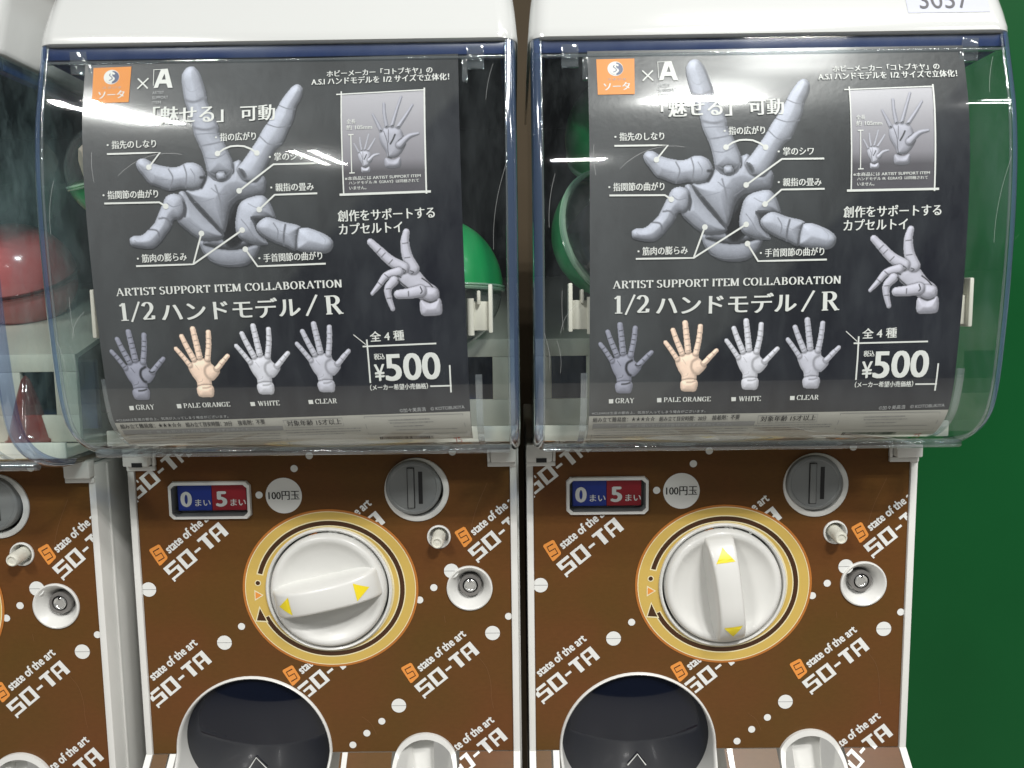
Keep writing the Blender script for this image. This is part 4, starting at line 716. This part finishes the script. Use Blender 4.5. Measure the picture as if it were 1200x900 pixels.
    # return button
    mb = MB(); mb.lathe([(9.4, .3), (9.2, -1.0), (8.2, -1.4), (7.6, -.4), (7.2, 8), (.01, 8)], C_HOLE, W, 40); rb = mb.build('return_button', root, 40)
    ax = (.02, -1, -.10)
    mb = MB(); mb.lathe([(5.0, 10), (5.0, -10), (4.7, -12), (4.0, -13), (3.3, -13), (3.0, -12.2), (1.6, -12.2), (.01, -12.5)], (C_HOLE[0], C_HOLE[1]), M['cream'], 32, axis=(-ax[0], ax[1], ax[2])); mb.build('button_pin', rb, 40)
    # key lock
    mb = MB(); mb.lathe([(18.2, .3), (18.0, -1.2), (17.0, -1.6), (15.6, -.6), (10.0, 9), (9.2, 11), (.01, 11)], C_LOCK, W); lk = mb.build('key_lock', root, 45)
    lc = (C_LOCK[0] + .3, C_LOCK[1] + .6)
    mb = MB(); mb.lathe([(8.8, 11), (8.8, 4.5), (8.2, 3.6), (6.2, 3.4), (6.0, 4.2)], lc, M['steel'], 40); mb.lathe([(6.0, 6.5), (4.9, 6.5)], lc, M['black'], 32)
    mb.lathe([(4.9, 8), (4.9, 3.6), (4.3, 3.2), (3.6, 3.4), (3.2, 3.9), (.01, 3.9)], lc, M['chrome'], 32); mb.box((lc[0] - .7, 3.0, lc[1] + 3.2), (lc[0] + .7, 3.8, lc[1] + 6.4), M['black'])
    mb.build('lock_barrel', lk, 40)
    # dial: white socket, knob with a bowed grip
    mb = MB(); mb.lathe([(50.2, .2), (49.8, -2.4), (48.8, -3.2), (47.6, -2.4), (46.9, 2), (46.6, 14)], C_KNOB, W, 88); mb.lathe([(46.6, 13), (43.0, 13.5)], C_KNOB, M['black'], 88); mb.build('dial_socket', root, 40)
    kc = (C_KNOB[0], 0.0, C_KNOB[1])
    mb = MB(); mb.lathe([(45.6, 12), (45.8, -2), (45.2, -4.6), (43.6, -6.4), (41.4, -6.9), (39.4, -6.2), (37.6, -4.6), (32, -2.2), (22, -.6), (.01, 0)], C_KNOB, W, 88)
    dial = mb.build('dial', root, 50, loc=kc)
    g = MB(); NY = 40; rows = []
    def gh(t): return 5.0 + 20.0 * max(0.0, 1 - abs(t) ** 2.6) ** .62
    for i in range(NY + 1):
        t = -1 + 2 * i / NY; zz = t * 42.6; h = gh(t); hw = 10.4 - 1.2 * (1 - t * t); wb = hw + 3.4
        sec = [(-wb, 2.5), (-hw - 1.0, -h * .55), (-hw - .25, -h + 1.6), (-hw + .7, -h + .45), (-hw + 2.2, -h), (0, -h - .5), (hw - 2.2, -h), (hw - .7, -h + .45), (hw + .25, -h + 1.6), (hw + 1.0, -h * .55), (wb, 2.5)]
        rows.append([(C_KNOB[0] + a, b, C_KNOB[1] + zz) for a, b in sec])
    ns = len(rows[0]); vs = [p for r in rows for p in r]
    fs = [(i * ns + k, i * ns + k + 1, (i + 1) * ns + k + 1, (i + 1) * ns + k) for i in range(NY) for k in range(ns - 1)] + [tuple(range(ns)), tuple(range(NY * ns, NY * ns + ns))]
    g.add(vs, fs, W); grip = g.build('grip', dial, 50, loc=kc); grip.location = (0, 0, 0)
    for sgn in (1, -1):
        mb = MB(); N = 8; vs = []; fs = []
        for j in range(N + 1):
            t = sgn * (.60 + .24 * j / N); hw = 7.2 * (1 - j / N)
            for a in (-1, 0, 1): vs.append((C_KNOB[0] + a * hw, -gh(t) - .75 + (.35 * abs(a) if hw > 6 else 0), C_KNOB[1] + t * 42.6))
            if j:
                for a in (0, 1): o = 3 * (j - 1) + a; fs.append((o, o + 1, o + 4, o + 3))
        mb.add(vs, fs, M['yellow']); am = mb.build('arrow_sticker', grip, loc=kc); am.location = (0, 0, 0)
    # prize chute
    mb = MB(); N = 72; vs = []; fs = []
    prof = [(R_MOUTH + .2, .4), (R_MOUTH - .2, -1.6), (R_MOUTH - 1.0, -2.2), (R_MOUTH - 1.9, -1.4), (R_MOUTH - 2.4, 3), (R_MOUTH - 3.4, 26)]
    for (r, y) in prof:
        for k in range(N):
            a = 2 * math.pi * k / N; u, z = C_MOUTH[0] + r * math.cos(a), C_MOUTH[1] + r * math.sin(a)
            base = min(0.0, (z + 360.0)) if y < 10 else 0.0
            vs.append((u, y + base, z))
    for i in range(len(prof) - 1):
        for k in range(N): fs.append((i * N + k, i * N + (k + 1) % N, (i + 1) * N + (k + 1) % N, (i + 1) * N + k))
    mb.add(vs, fs, W); ch = mb.build('prize_chute', root, 45)
    mb = MB(); RD = R_MOUTH - 3.0; vs = []; fs = []; NR = 14
    for i in range(NR + 1):
        r = RD * i / NR
        for k in range(N):
            a = 2 * math.pi * k / N; z = r * math.sin(a); bulge = -11.0 * (1 - (i / NR) ** 2)
            vs.append((C_MOUTH[0] + r * math.cos(a), 13 + bulge - .16 * z, C_MOUTH[1] + z))
    for i in range(NR):
        for k in range(N): fs.append((i * N + k, i * N + (k + 1) % N, (i + 1) * N + (k + 1) % N, (i + 1) * N + k))
    mb.add(vs, fs, M['smoke']); dr = mb.build('chute_door', ch, 60)
    mb = MB(); DS = lambda u, t, off=0.0: (u, 13 - 11.0 * (1 - (math.hypot(u - C_MOUTH[0], t - C_MOUTH[1]) / RD) ** 2) - .16 * (t - C_MOUTH[1]) - .4 - off, t)
    put_line(mb, DS, [(C_MOUTH[0] - 7.5, -377), (C_MOUTH[0], -365.5), (C_MOUTH[0] + 7.5, -377)], 1.0, .9, M['print_white'])
    mb.build('door_mark', dr, fixn=False)
    # coin return cup with a facetted hollow
    mb = MB(); N = 40; ang = [math.radians(a) for a in np.linspace(180, 0, N + 1)]
    out = [(C_CUP[0] - R_CUP, -430)] + [(C_CUP[0] + R_CUP * math.cos(t), C_CUP[1] + R_CUP * math.sin(t)) for t in ang] + [(C_CUP[0] + R_CUP, -430)]
    inn = [(C_CUP[0] - R_CUP + 3, -430)] + [(C_CUP[0] + (R_CUP - 3.0) * math.cos(t), C_CUP[1] - 1.5 + (R_CUP - 3.0) * math.sin(t)) for t in ang] + [(C_CUP[0] + R_CUP - 3, -430)]
    n = len(out)
    yb = lambda z: min(0.0, z + 360.0)
    rows = [[(p[0], yb(p[1]) + .5, p[1]) for p in out], [(p[0], yb(p[1]) - 2.4, p[1]) for p in out], [(p[0], yb(p[1]) - 3.0, p[1]) for p in inn]]
    mb.add([p for r in rows for p in r], [(r * n + k, r * n + k + 1, (r + 1) * n + k + 1, (r + 1) * n + k) for r in range(2) for k in range(n - 1)], W)
    # facets: centre panel and two wings dropping back
    top = [p for p in rows[2]]
    zt = C_CUP[1] + R_CUP - 4.5
    A = [(C_CUP[0] - 12, 13.0, zt - 3), (C_CUP[0] + 12, 13.0, zt - 3), (C_CUP[0] + 7.5, -16, -430), (C_CUP[0] - 7.5, -16, -430)]
    mb.add(A, [(0, 1, 2, 3)], W)
    half = n // 2
    mb.add([A[0], A[3]] + top[:half - 4], [(1,) + tuple(range(2, 2 + half - 4)) + (0,)], W)
    mb.add([A[1], A[2]] + top[half + 4:], [(0,) + tuple(range(2, 2 + n - half - 4)) + (1,)], W)
    mb.add([A[0], A[1]] + top[half - 5:half + 5], [(0,) + tuple(range(2, 12)) + (1,)], W)
    mb.build('coin_return', root, 25)
    # lid
    mb = MB(); LP = [(-86.2, 163.6, .6), (-87.6, 164.6, 0), (-87.4, 167.5, 0), (-86.2, 171, .3), (-83.5, 178, .8), (-79.5, 187, 1.6), (-73, 200, 3), (-62, 216, 6), (-44, 230, 12), (-20, 238, 24), (20, 241, 50)]
    rows = []
    for (y, z, ins) in LP:
        x0, x1, y0, y1, r = -300.2 + ins, 3.2 - ins, y, 160 - ins, 13.0; q = []
        for (cx, cy, a0) in ((x1 - r, y0 + r, -90), (x1 - r, y1 - r, 0), (x0 + r, y1 - r, 90), (x0 + r, y0 + r, 180)):
            for k in range(9): a = math.radians(a0 + 90 * k / 8); q.append((cx + r * math.cos(a), cy + r * math.sin(a), z))
        rows.append(q)
    n = len(rows[0]); mb.add([p for r in rows for p in r], [(i * n + k, i * n + (k + 1) % n, (i + 1) * n + (k + 1) % n, (i + 1) * n + k) for i in range(len(rows) - 1) for k in range(n)] + [tuple((len(rows) - 1) * n + k for k in range(n)), tuple(range(n))], M['lid'])
    mb.build('lid', root, 55)
    # top rim and case interior
    mb = MB(); mb.box((-296.5, -84.2, 155.5), (-.8, -72, 163.3), M['navy'], .8); mb.box((-296.5, -71.9, 155.5), (-289, 150, 163.2), M['navy'], .8); mb.box((-8.2, -71.9, 155.5), (-.8, 150, 163.2), M['navy'], .8); mb.build('top_rim', root, 40)
    mb = MB(); mb.box((-288.5, -71, 161), (-8.5, 149.5, 163), M['ink']); mb.build('added_dark_ceiling', root)  # dark plate added under the lid so the case top stays dark
    mb = MB(); mb.box((-297, 150, -108), (.2, 156, 163), M['ink'], 1.0); mb.build('case_back', root, 40)
    mb = MB(); B = M['beige']; y0, y1 = -16, -12
    mb.box((-296, y0, -40), (-1.5, y1, -27), B, .5); mb.box((-296, y0, -92), (-1.5, y1, -72), B, .5)
    for a, b in ((-296, -284), (-258, -43), (-18, -1.5)): mb.box((a, y0, -71.9), (b, y1, -40.1), B, .4)
    mb.add([(-296, -15, -27.5), (-1.5, -15, -27.5), (-1.5, 149, 24), (-296, 149, 24), (-296, -15, -31), (-1.5, -15, -31), (-1.5, 149, 20), (-296, 149, 20)], [(0, 1, 2, 3), (4, 5, 6, 7), (0, 1, 5, 4), (1, 2, 6, 5), (2, 3, 7, 6), (3, 0, 4, 7)], B)
    mb.build('hopper', root, 40)
    mb = MB(); mb.box((-290, 20, -88), (-8, 26, -34), M['navy'], .5); mb.build('mechanism_cover', root)
    mb = MB(); mb.box((-297.5, -36, -100), (.3, 149, -93), M['beige'], 1.0); mb.box((-297.5, -39, -100), (.3, -36.2, -88.5), M['cream'], .8); mb.build('tray', root, 40)
    for a, s in ((-276.0, 1), (-15.0, -1)):
        bx = lambda x0, x1, y0, y1, z0, z1, bv: mb.box((min(a + s * x0, a + s * x1), y0, z0), (max(a + s * x0, a + s * x1), y1, z1), M['cream'], bv)
        mb = MB(); bx(1.0, 17, -83, -77, -18, 1, .6); bx(0, 2.8, -87, -76, -19.5, 12, .8); bx(8.0, 10.2, -87, -76, -1, 8, .7)
        mb.lathe([(2.3, -12), (2.3, 12)], (a + s * 14.5, -9, -84), M['cream'], 20, axis=(0, 0, 1), cap0=True, cap1=True)
        mb.build('poster_hook', root, 40)
    # clear cover
    CP = make_profile(0.0); CP = CP[::2]; u0, u1, rc = -299.0, 2.0, 6.0; NA = 6
    mb = MB(); rows = []
    for (_, y, z, ny, nz) in CP:
        L = math.hypot(ny, nz); ny /= L; nz /= L; r = []
        for k in range(NA + 1):
            a = math.pi / 2 * k / NA; r.append((u0 + rc - rc * math.cos(a), y - ny * rc * (1 - math.sin(a)), z - nz * rc * (1 - math.sin(a))))
        for k in range(1, 10): r.append((u0 + rc + (u1 - u0 - 2 * rc) * k / 10, y, z))
        for k in range(NA + 1):
            a = math.pi / 2 * (1 - k / NA); r.append((u1 - rc + rc * math.cos(a), y - ny * rc * (1 - math.sin(a)), z - nz * rc * (1 - math.sin(a))))
        rows.append(r)
    n = len(rows[0]); vs = [p for r in rows for p in r]
    ff = []; fe = []; fr_ = []
    for i in range(len(rows) - 1):
        for k in range(n - 1): ((fe if k < NA else fr_) if (k < NA or k >= n - 1 - NA) else ff).append((i * n + k, i * n + k + 1, (i + 1) * n + k + 1, (i + 1) * n + k))
    cv = MB(); cv.add(vs, ff, M['cover'])
    for k in (0, n - 1):
        x = vs[k][0]; rim = [rows[i][k] for i in range(len(rows))]
        cv.add(rim + [(x, 140, 163.5), (x, 140, -107.5)], [tuple(range(len(rim) + 2))], M['cover_side'])
    bt = rows[0]; cv.add([bt[NA], bt[n - 1 - NA], (bt[n - 1 - NA][0], 0, -108.2), (bt[NA][0], 0, -108.2)], [(0, 1, 2, 3)], M['cover'])
    lp = MB(); lp.lathe([(2.6, -.5 * (u1 - u0 - 14)), (3.0, -.5 * (u1 - u0 - 18)), (3.0, .5 * (u1 - u0 - 18)), (2.6, .5 * (u1 - u0 - 14))], ((u0 + u1) / 2, -100.5, -62), M['clip'], 20, axis=(1, 0, 0), cap0=True, cap1=True)
    co = cv.build('clear_cover', root, 60, fixn=False)
    lp.build('cover_lip', co, 40)
    lg = MB(); lg.box((-295, -87.5, 152.4), (-2, -84.8, 153.9), M['clip'], .3); lg.build('cover_ledge', co, 40)
    for ue in (u0 + 6.6, u1 - 6.6):  # clear beads added to draw a bright highlight line inside each edge
        bd = MB(); q = make_profile(1.2)[::2]; vs_ = []; ns_ = 8
        for (_, y, z, ny, nz) in q:
            for k in range(ns_):
                a = 2 * math.pi * k / ns_; vs_.append((ue + .8 * math.cos(a), y - ny * .8 * math.sin(a), z - nz * .8 * math.sin(a)))
        bd.add(vs_, [(i * ns_ + k, i * ns_ + (k + 1) % ns_, (i + 1) * ns_ + (k + 1) % ns_, (i + 1) * ns_ + k) for i in range(len(q) - 1) for k in range(ns_)], M['clip']); bd.build('edge_glint_bead', co, 60)
    sr_ = random.Random(21); CPa = make_profile(-.15)
    for k in range(9):
        u = sr_.uniform(-292, -6); t0 = sr_.uniform(-50, 140); ln_ = sr_.uniform(6, 30) if k > 2 else sr_.uniform(30, 60); an = sr_.uniform(-.6, 2.2); cv_ = sr_.uniform(-.02, .02); q = []
        if sr_.random() < .6: u = sr_.choice((-283, -14)) + sr_.uniform(-8, 8); an = 1.5 + sr_.uniform(-.2, .2)
        for i in range(9):
            q.append((min(max(u, -292), -5), t0)); u += math.cos(an) * ln_ / 9; t0 += math.sin(an) * ln_ / 9; an += cv_ * ln_ / 9 * 2
        q = [(a, min(max(b, -70), 152)) for a, b in q]
        SC = lambda a, b, off=0.0: (a, np.interp(b, CPa[:, 0], CPa[:, 1]) - off, np.interp(b, CPa[:, 0], CPa[:, 2]))
        mb = MB(); put_line(mb, SC, q, .16 + .12 * sr_.random(), .05, M['scratch']); mb.build('cover_scratch', co, fixn=False)
    for fx in (fe, fr_):
        used = sorted({i for f in fx for i in f}); ix = {a: b for b, a in enumerate(used)}
        ev = MB(); ev.add([vs[i] for i in used], [tuple(ix[i] for i in f) for f in fx], M['edge']); ev.build('cover_edge', co, 60, fixn=False)
    # small clear clips holding the sheet
    for c in (-273.5, -23.0):
        mb = MB(); mb.box((c - 6, -84.5, 147), (c + 5, -80, 161), M['clip'], .8); mb.box((c - 1 + (8 if c < -150 else -8), -88, 138.5), (c + 2.6 + (8 if c < -150 else -8), -82, 152), M['clip'], .8); mb.build('clear_clip', co, 40)
    for c in (-266.5, -24.5):
        q = make_profile(3.4); mb = MB()
        ii = list(range(10, 63, 4)); mb.add([(c + e, q[i][1] + g_, q[i][2]) for i in ii for e, g_ in ((-2.2, 0), (2.2, 0), (2.2, 2.0), (-2.2, 2.0))], [(4 * k + a, 4 * k + (a + 1) % 4, 4 * k + 4 + (a + 1) % 4, 4 * k + 4 + a) for k in range(len(ii) - 1) for a in range(4)], M['clip'])
        mb.build('clear_guide', co, 40)
    return root

proto = build_machine()
DX = 0.31
machines = []
for (mx, my, mz, rz, dial_rot, lab) in (
        (DX, 0, 0, 0, -0.13, 'white capsule machine beside the green wall, sticker 3057 on its lid'),
        (0, 0, 0, 0, 1.36, 'white capsule machine between two others, its dial grip turned sideways'),
        (-0.3206, -0.0126, -0.006, 0, -0.13, 'white capsule machine cut off by the left edge of the photo, red capsule inside')):
    r = proto if mx == DX else copy_tree(proto)
    r.location = (mx, my, ZC - H0 + mz); r.rotation_euler = (0, 0, rz)
    r['label'] = lab; r['category'] = 'capsule machine'; r['group'] = 'capsule machines standing in a row'
    for ch in r.children:
        if ch.name.split('.')[0] == 'dial': ch.rotation_euler = (0, dial_rot, 0)
    machines.append(r)
# number sticker on the lid of the machine by the green wall
mb = MB()
def LS(u, t, off=0.0):  # t = height along the lid front
    y = np.interp(t, [164.6, 167.5, 171, 178, 187, 200], [-87.6, -87.4, -86.2, -83.5, -79.5, -73]); return (u, y - .25 - off, t + off * .3)
for i in range(6):
    a, b = 176.2 + i * 3.4, 176.2 + (i + 1) * 3.4
    mb.add([LS(-63.0, a), LS(-12.0, a), LS(-12.3, b), LS(-63.0, b)], [(0, 1, 2, 3)], M['sticker'])
put_text(mb, LS, '3057', -55.0, 179.0, -24.0, 179.0, 12.5, .25, M['darkgrey_p'], 'g')
mb.build('number_sticker', proto, fixn=False)

# ------------------------------------------------------------------ posters
Sheet.__call__ = _scall
def build_poster(machine, rot, du, ds, top, label):
    S = Sheet(rot, du, ds)
    root = empty('poster', machine.location, 0, label, 'poster', 'posters inside the clear covers')
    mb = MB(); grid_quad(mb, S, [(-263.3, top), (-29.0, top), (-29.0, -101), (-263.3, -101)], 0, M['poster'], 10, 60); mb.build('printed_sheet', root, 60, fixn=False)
    # white information strip
    ts = D_strip_top; mb = MB()
    grid_quad(mb, S, [(-263.1, ts[0][1]), (-29.2, ts[1][1] + .2), (-29.2, -100.8), (-263.1, -100.8)], .18, M['paper'], 10, 16)
    st = mb.build('information_strip', root, 60, fixn=False)
    mb = MB()
    b = D_quads['bar']; grid_quad(mb, S, [b[0], b[1], b[2], b[3]], .36, M['grey_p'], 6, 2)
    for bx in D_boxes:
        put_line(mb, S, bx + [bx[0]], .35, .34, M['grey_p'])
    rr = random.Random(3)
    for a, c in D_rows:
        L = math.dist(a, c); x = 0.0
        while x < L:
            w_ = rr.uniform(.5, 1.6); f0 = x / L; f1 = min(1, (x + w_) / L)
            put_line(mb, S, [[a[k] + (c[k] - a[k]) * f for k in (0, 1)] for f in (f0, f1)], rr.uniform(.45, .95), .38, M['grey_p']); x += w_ + rr.uniform(.2, .5)
    a, c = D_bar2; x = 0
    while x < 36:
        w_ = rr.choice((.35, .6, .9)); put_line(mb, S, [(a[0] + x, a[1] + 2.2), (a[0] + x, a[1] - 1.8)], w_, .4, M['black_p']); x += w_ + rr.choice((.35, .5, .8))
    for tx in D_text:
        if tx[6] in 'kr': put_text(mb, S, *tx[:6], .42, M['black_p'] if tx[6] == 'k' else M['red_p'], tx[6])
    mb.build('strip_print', st, fixn=False)
    # lettering
    mb = MB(); PW = M['print_white']
    for tx in D_text:
        if tx[6] in ('m', 'M', 'S', 'b', 'B', 'g', 'g2'): put_text(mb, S, *tx[:6], .62, PW if tx[6] not in ('g',) else M['lightgrey_p'], tx[6])
    for q in D_sq: grid_quad(mb, S, q, .62, PW, 1, 1)
    mb.build('lettering', root, fixn=False)
    mb = MB()
    for i, (pts, wd) in enumerate(D_lines):
        mb = MB(); put_line(mb, S, pts, wd, .55 + .012 * (i % 4), PW)
        for c in D_dots:
            if min(math.dist(c, p) for p in pts) < .6: disc(mb, S, c, 1.75, .62, PW, 18)
        mb.build('callout_line', root, fixn=False)
    # badges
    mb = MB(); grid_quad(mb, S, D_quads['badge'], .3, M['orange'], 2, 4)
    c = D_logocirc; disc(mb, S, c, 4.9, .40, PW, 28); disc(mb, S, (c[0] + .5, c[1] - .1), 4.25, .44, M['navy'], 28)
    vs = [S(c[0] + .5 - 4.25 * math.sin(math.pi * k / 14), c[1] + 4.25 * math.cos(math.pi * k / 14), .50) for k in range(15)]; mb.add(vs, [tuple(range(15))], PW)
    put_line(mb, S, smooth_line([(c[0] + 2.0, c[1] + 1.9), (c[0] + .4, c[1] + 2.7), (c[0] - .9, c[1] + 1.5), (c[0] + .4, c[1] + .1), (c[0] + 1.6, c[1] - 1.2), (c[0] + .3, c[1] - 2.6), (c[0] - 1.3, c[1] - 1.9)]), 1.25, .56, PW)
    put_line(mb, S, smooth_line([(c[0] - .6, c[1] + 2.2), (c[0] - 1.2, c[1] + 1.2), (c[0] - .1, c[1] + .2), (c[0] + .6, c[1] - .8), (c[0] - .1, c[1] - 1.9), (c[0] - 1.4, c[1] - 2.3)]), .5, .60, M['navy'])
    k0, k1 = D_logokana; put_text(mb, S, 'ソータ', k0[0] - .2, k0[1] - 1.4, k1[0], k1[1] - 1.0, 5.2, .42, PW, 'M'); put_text(mb, S, 'スタジオ', k0[0] + 2, k0[1] + 5.2, k1[0] - 2, k1[1] + 5.4, 1.6, .42, M['lightgrey_p'], 'g')
    mb.build('orange_badge', root, fixn=False)
    mb = MB(); v, f = fill2d([D_bigA, D_bigA2]); put2d(mb, S, v, f, .5, PW)
    a = D_bigA[-1]
    for i, wd in enumerate(('ARTIST', 'SUPPORT', 'ITEM')): put_text(mb, S, wd, a[0] - .6, a[1] - 4.2 - i * 3.3, a[0] + (6.6, 9.4, 5)[i], a[1] - 4.1 - i * 3.3, 1.9, .5, M['lightgrey_p'], 'g')
    mb.build('letter_badge', root, fixn=False)
    # inset photograph frame
    mb = MB(); grid_quad(mb, S, D_quads['inset'], .22, M['inset'], 8, 12); ins = mb.build('inset_photo', root, 60, fixn=False)
    ink_mesh('inset_hand', [ink_picture('a', D_inset1, (.66, .66, .71), S, .36, .34, M['inkpic'], ins)], M['inkpic'], ins)
    ink_mesh('inset_hand', [ink_picture('a', D_inset2, (.74, .74, .79), S, .36, .30, M['inkpic'], ins)], M['inkpic'], ins)
    # hand pictures
    ink_mesh('jointed_hand_picture', [ink_picture('a', D_hand, (.96, .98, 1.055), S, .34, .42, M['inkpic'], root, 1.25)], M['inkpic'], root)
    for nm, el, rgb in D_small:
        ink_mesh(nm + '_picture', [ink_picture('a', el, rgb, S, .34, .32, M['inkpic'], root, .62)], M['inkpic'], root)
    ink_mesh('pointing_hand_picture', [ink_picture('a', D_point, (.76, .755, .81), S, .34, .34, M['inkpic'], root, .8)], M['inkpic'], root)
    return root
M['lightgrey_p'] = mat('light grey print', (.42, .43, .44), .5, spec=.3)
def inset_mat():
    m = bpy.data.materials.new('inset photo print'); m.use_nodes = True; nt = m.node_tree; b = nt.nodes['Principled BSDF']
    tc = nt.nodes.new('ShaderNodeTexCoord'); sx = nt.nodes.new('ShaderNodeSeparateXYZ'); nt.links.new(tc.outputs['Object'], sx.inputs[0])
    mr = nt.nodes.new('ShaderNodeMapRange'); mr.inputs['From Min'].default_value = H0 + .064; mr.inputs['From Max'].default_value = H0 + .128; nt.links.new(sx.outputs['Z'], mr.inputs['Value'])
    rp = nt.nodes.new('ShaderNodeValToRGB'); e = rp.color_ramp.elements; e[0].color = (.075, .07, .085, 1); e[1].color = (.42, .41, .45, 1)
    k = e.new(.28); k.color = (.075, .07, .082, 1); k = e.new(.4); k.color = (.22, .21, .24, 1)
    nt.links.new(mr.outputs[0], rp.inputs[0]); nt.links.new(rp.outputs[0], b.inputs['Base Color']); b.inputs['Roughness'].default_value = .4
    return m
M['inset'] = inset_mat()
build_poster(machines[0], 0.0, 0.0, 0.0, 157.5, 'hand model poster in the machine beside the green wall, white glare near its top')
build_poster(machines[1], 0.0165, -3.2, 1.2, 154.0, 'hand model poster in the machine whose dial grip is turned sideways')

# ------------------------------------------------------------------ capsules behind the covers
def capsule(x, y, z, r, axis, shell, ring, top, label, content=None, group='round toy capsules in the machines', stretch=1.0):
    root = empty('capsule', (x, y, ZC + z), 0, label, 'capsule', group)
    ax = Vector(axis).normalized(); q = Vector((0, 0, 1)).rotation_difference(ax)
    def dome(a0, a1, rr, name, mt, st):
        mb = MB(); seg = 48; vs = []; n = 16
        for i in range(n + 1):
            a = math.radians(a0 + (a1 - a0) * i / n)
            for k in range(seg):
                b = 2 * math.pi * k / seg; v = q @ Vector((rr * math.cos(a) * math.cos(b), rr * math.cos(a) * math.sin(b), rr * math.sin(a) * st)); vs.append(v[:])
        mb.add(vs, [(i * seg + k, i * seg + (k + 1) % seg, (i + 1) * seg + (k + 1) % seg, (i + 1) * seg + k) for i in range(n) for k in range(seg)], mt)
        return mb.build(name, root, 60, raw=True)
    dome(2, 90, r, 'shell_half', shell, stretch); dome(-90, -2, r * .985, 'clear_half', top, 1.0)
    mb = MB(); seg = 56; prof = [(r * .99, .045 * r), (r * 1.035, .04 * r), (r * 1.045, .015 * r), (r * 1.02, .0), (r * 1.045, -.02 * r), (r * 1.03, -.05 * r), (r * .985, -.055 * r)]
    vs = [(q @ Vector((p * math.cos(2 * math.pi * k / seg), p * math.sin(2 * math.pi * k / seg), h)))[:] for p, h in prof for k in range(seg)]
    mb.add(vs, [(i * seg + k, i * seg + (k + 1) % seg, (i + 1) * seg + (k + 1) % seg, (i + 1) * seg + k) for i in range(len(prof) - 1) for k in range(seg)], ring)
    mb.build('rim_ring', root, 50, raw=True)
    if content:
        mb = MB(); bm = bmesh.new(); bmesh.ops.create_icosphere(bm, subdivisions=3, radius=1.0)
        rr = random.Random(int(abs(x) * 1e4))
        dirs = [Vector((rr.uniform(-1, 1), rr.uniform(-1, 1), rr.uniform(-1, 1))).normalized() for _ in range(26)]; hs = [rr.uniform(.55, .86) for _ in dirs]
        for v in bm.verts:
            d_ = v.co.normalized(); k = min(h / max(d_.dot(c), .001) if d_.dot(c) > .2 else 9 for c, h in zip(dirs, hs)); v.co = d_ * min(k, .88) * r * .95
        bm.verts.index_update(); mb.add([v.co[:] for v in bm.verts], [[v.index for v in f.verts] for f in bm.faces], content); bm.free()
        mb.build('contents', root, 18, raw=True)
    return root
capsule(-.053, -.034, .010, 44, (0, .05, 1), M['green_c'], M['ring_g'], M['clear'], 'green capsule standing dome up right of the poster in the machine with the sideways grip', M['bag'], stretch=1.12)
capsule(.0700, -.050, .046, 45, (-.50, .80, -.25), M['green_c'], M['ring_g'], M['clear'], 'half clear green capsule with a dark bag inside, left of the glare streaked poster', M['bag'])
capsule(.083, .000, .121, 45, (-.3, -.5, .5), M['green_c'], M['ring_g'], M['clear'], 'green capsule at the back above the capsule with the dark bag', None)
capsule(-.2635, -.0605, .090, 34, (.25, .35, -1), M['green_c'], M['ring_g'], M['clear'], 'clear topped green capsule with tan contents by the left edge of the left poster', M['tan'])
capsule(-.412, .056, .027, 44, (0, -.5, 1), M['red_cap'], M['red_clear'], M['red_cap'], 'pinkish red capsule in the machine at the left edge of the photo', None)
# half capsule standing on the tray of the left machine, and its peg
mb = MB(); mb.lathe([(15.5, 0), (16, -3), (14.2, -4), (13, -9), (7.5, -32), (3, -47), (.5, -50)], (0, 0), M['red_clear'], 48, axis=(0, 0, 1))
hc = empty('capsule_half', (-.3600, -.0280, ZC - .0985), 0, 'pointed red translucent capsule half on the tray at the left edge', 'capsule half')
mb.build('shell_half', hc, 50, raw=True)
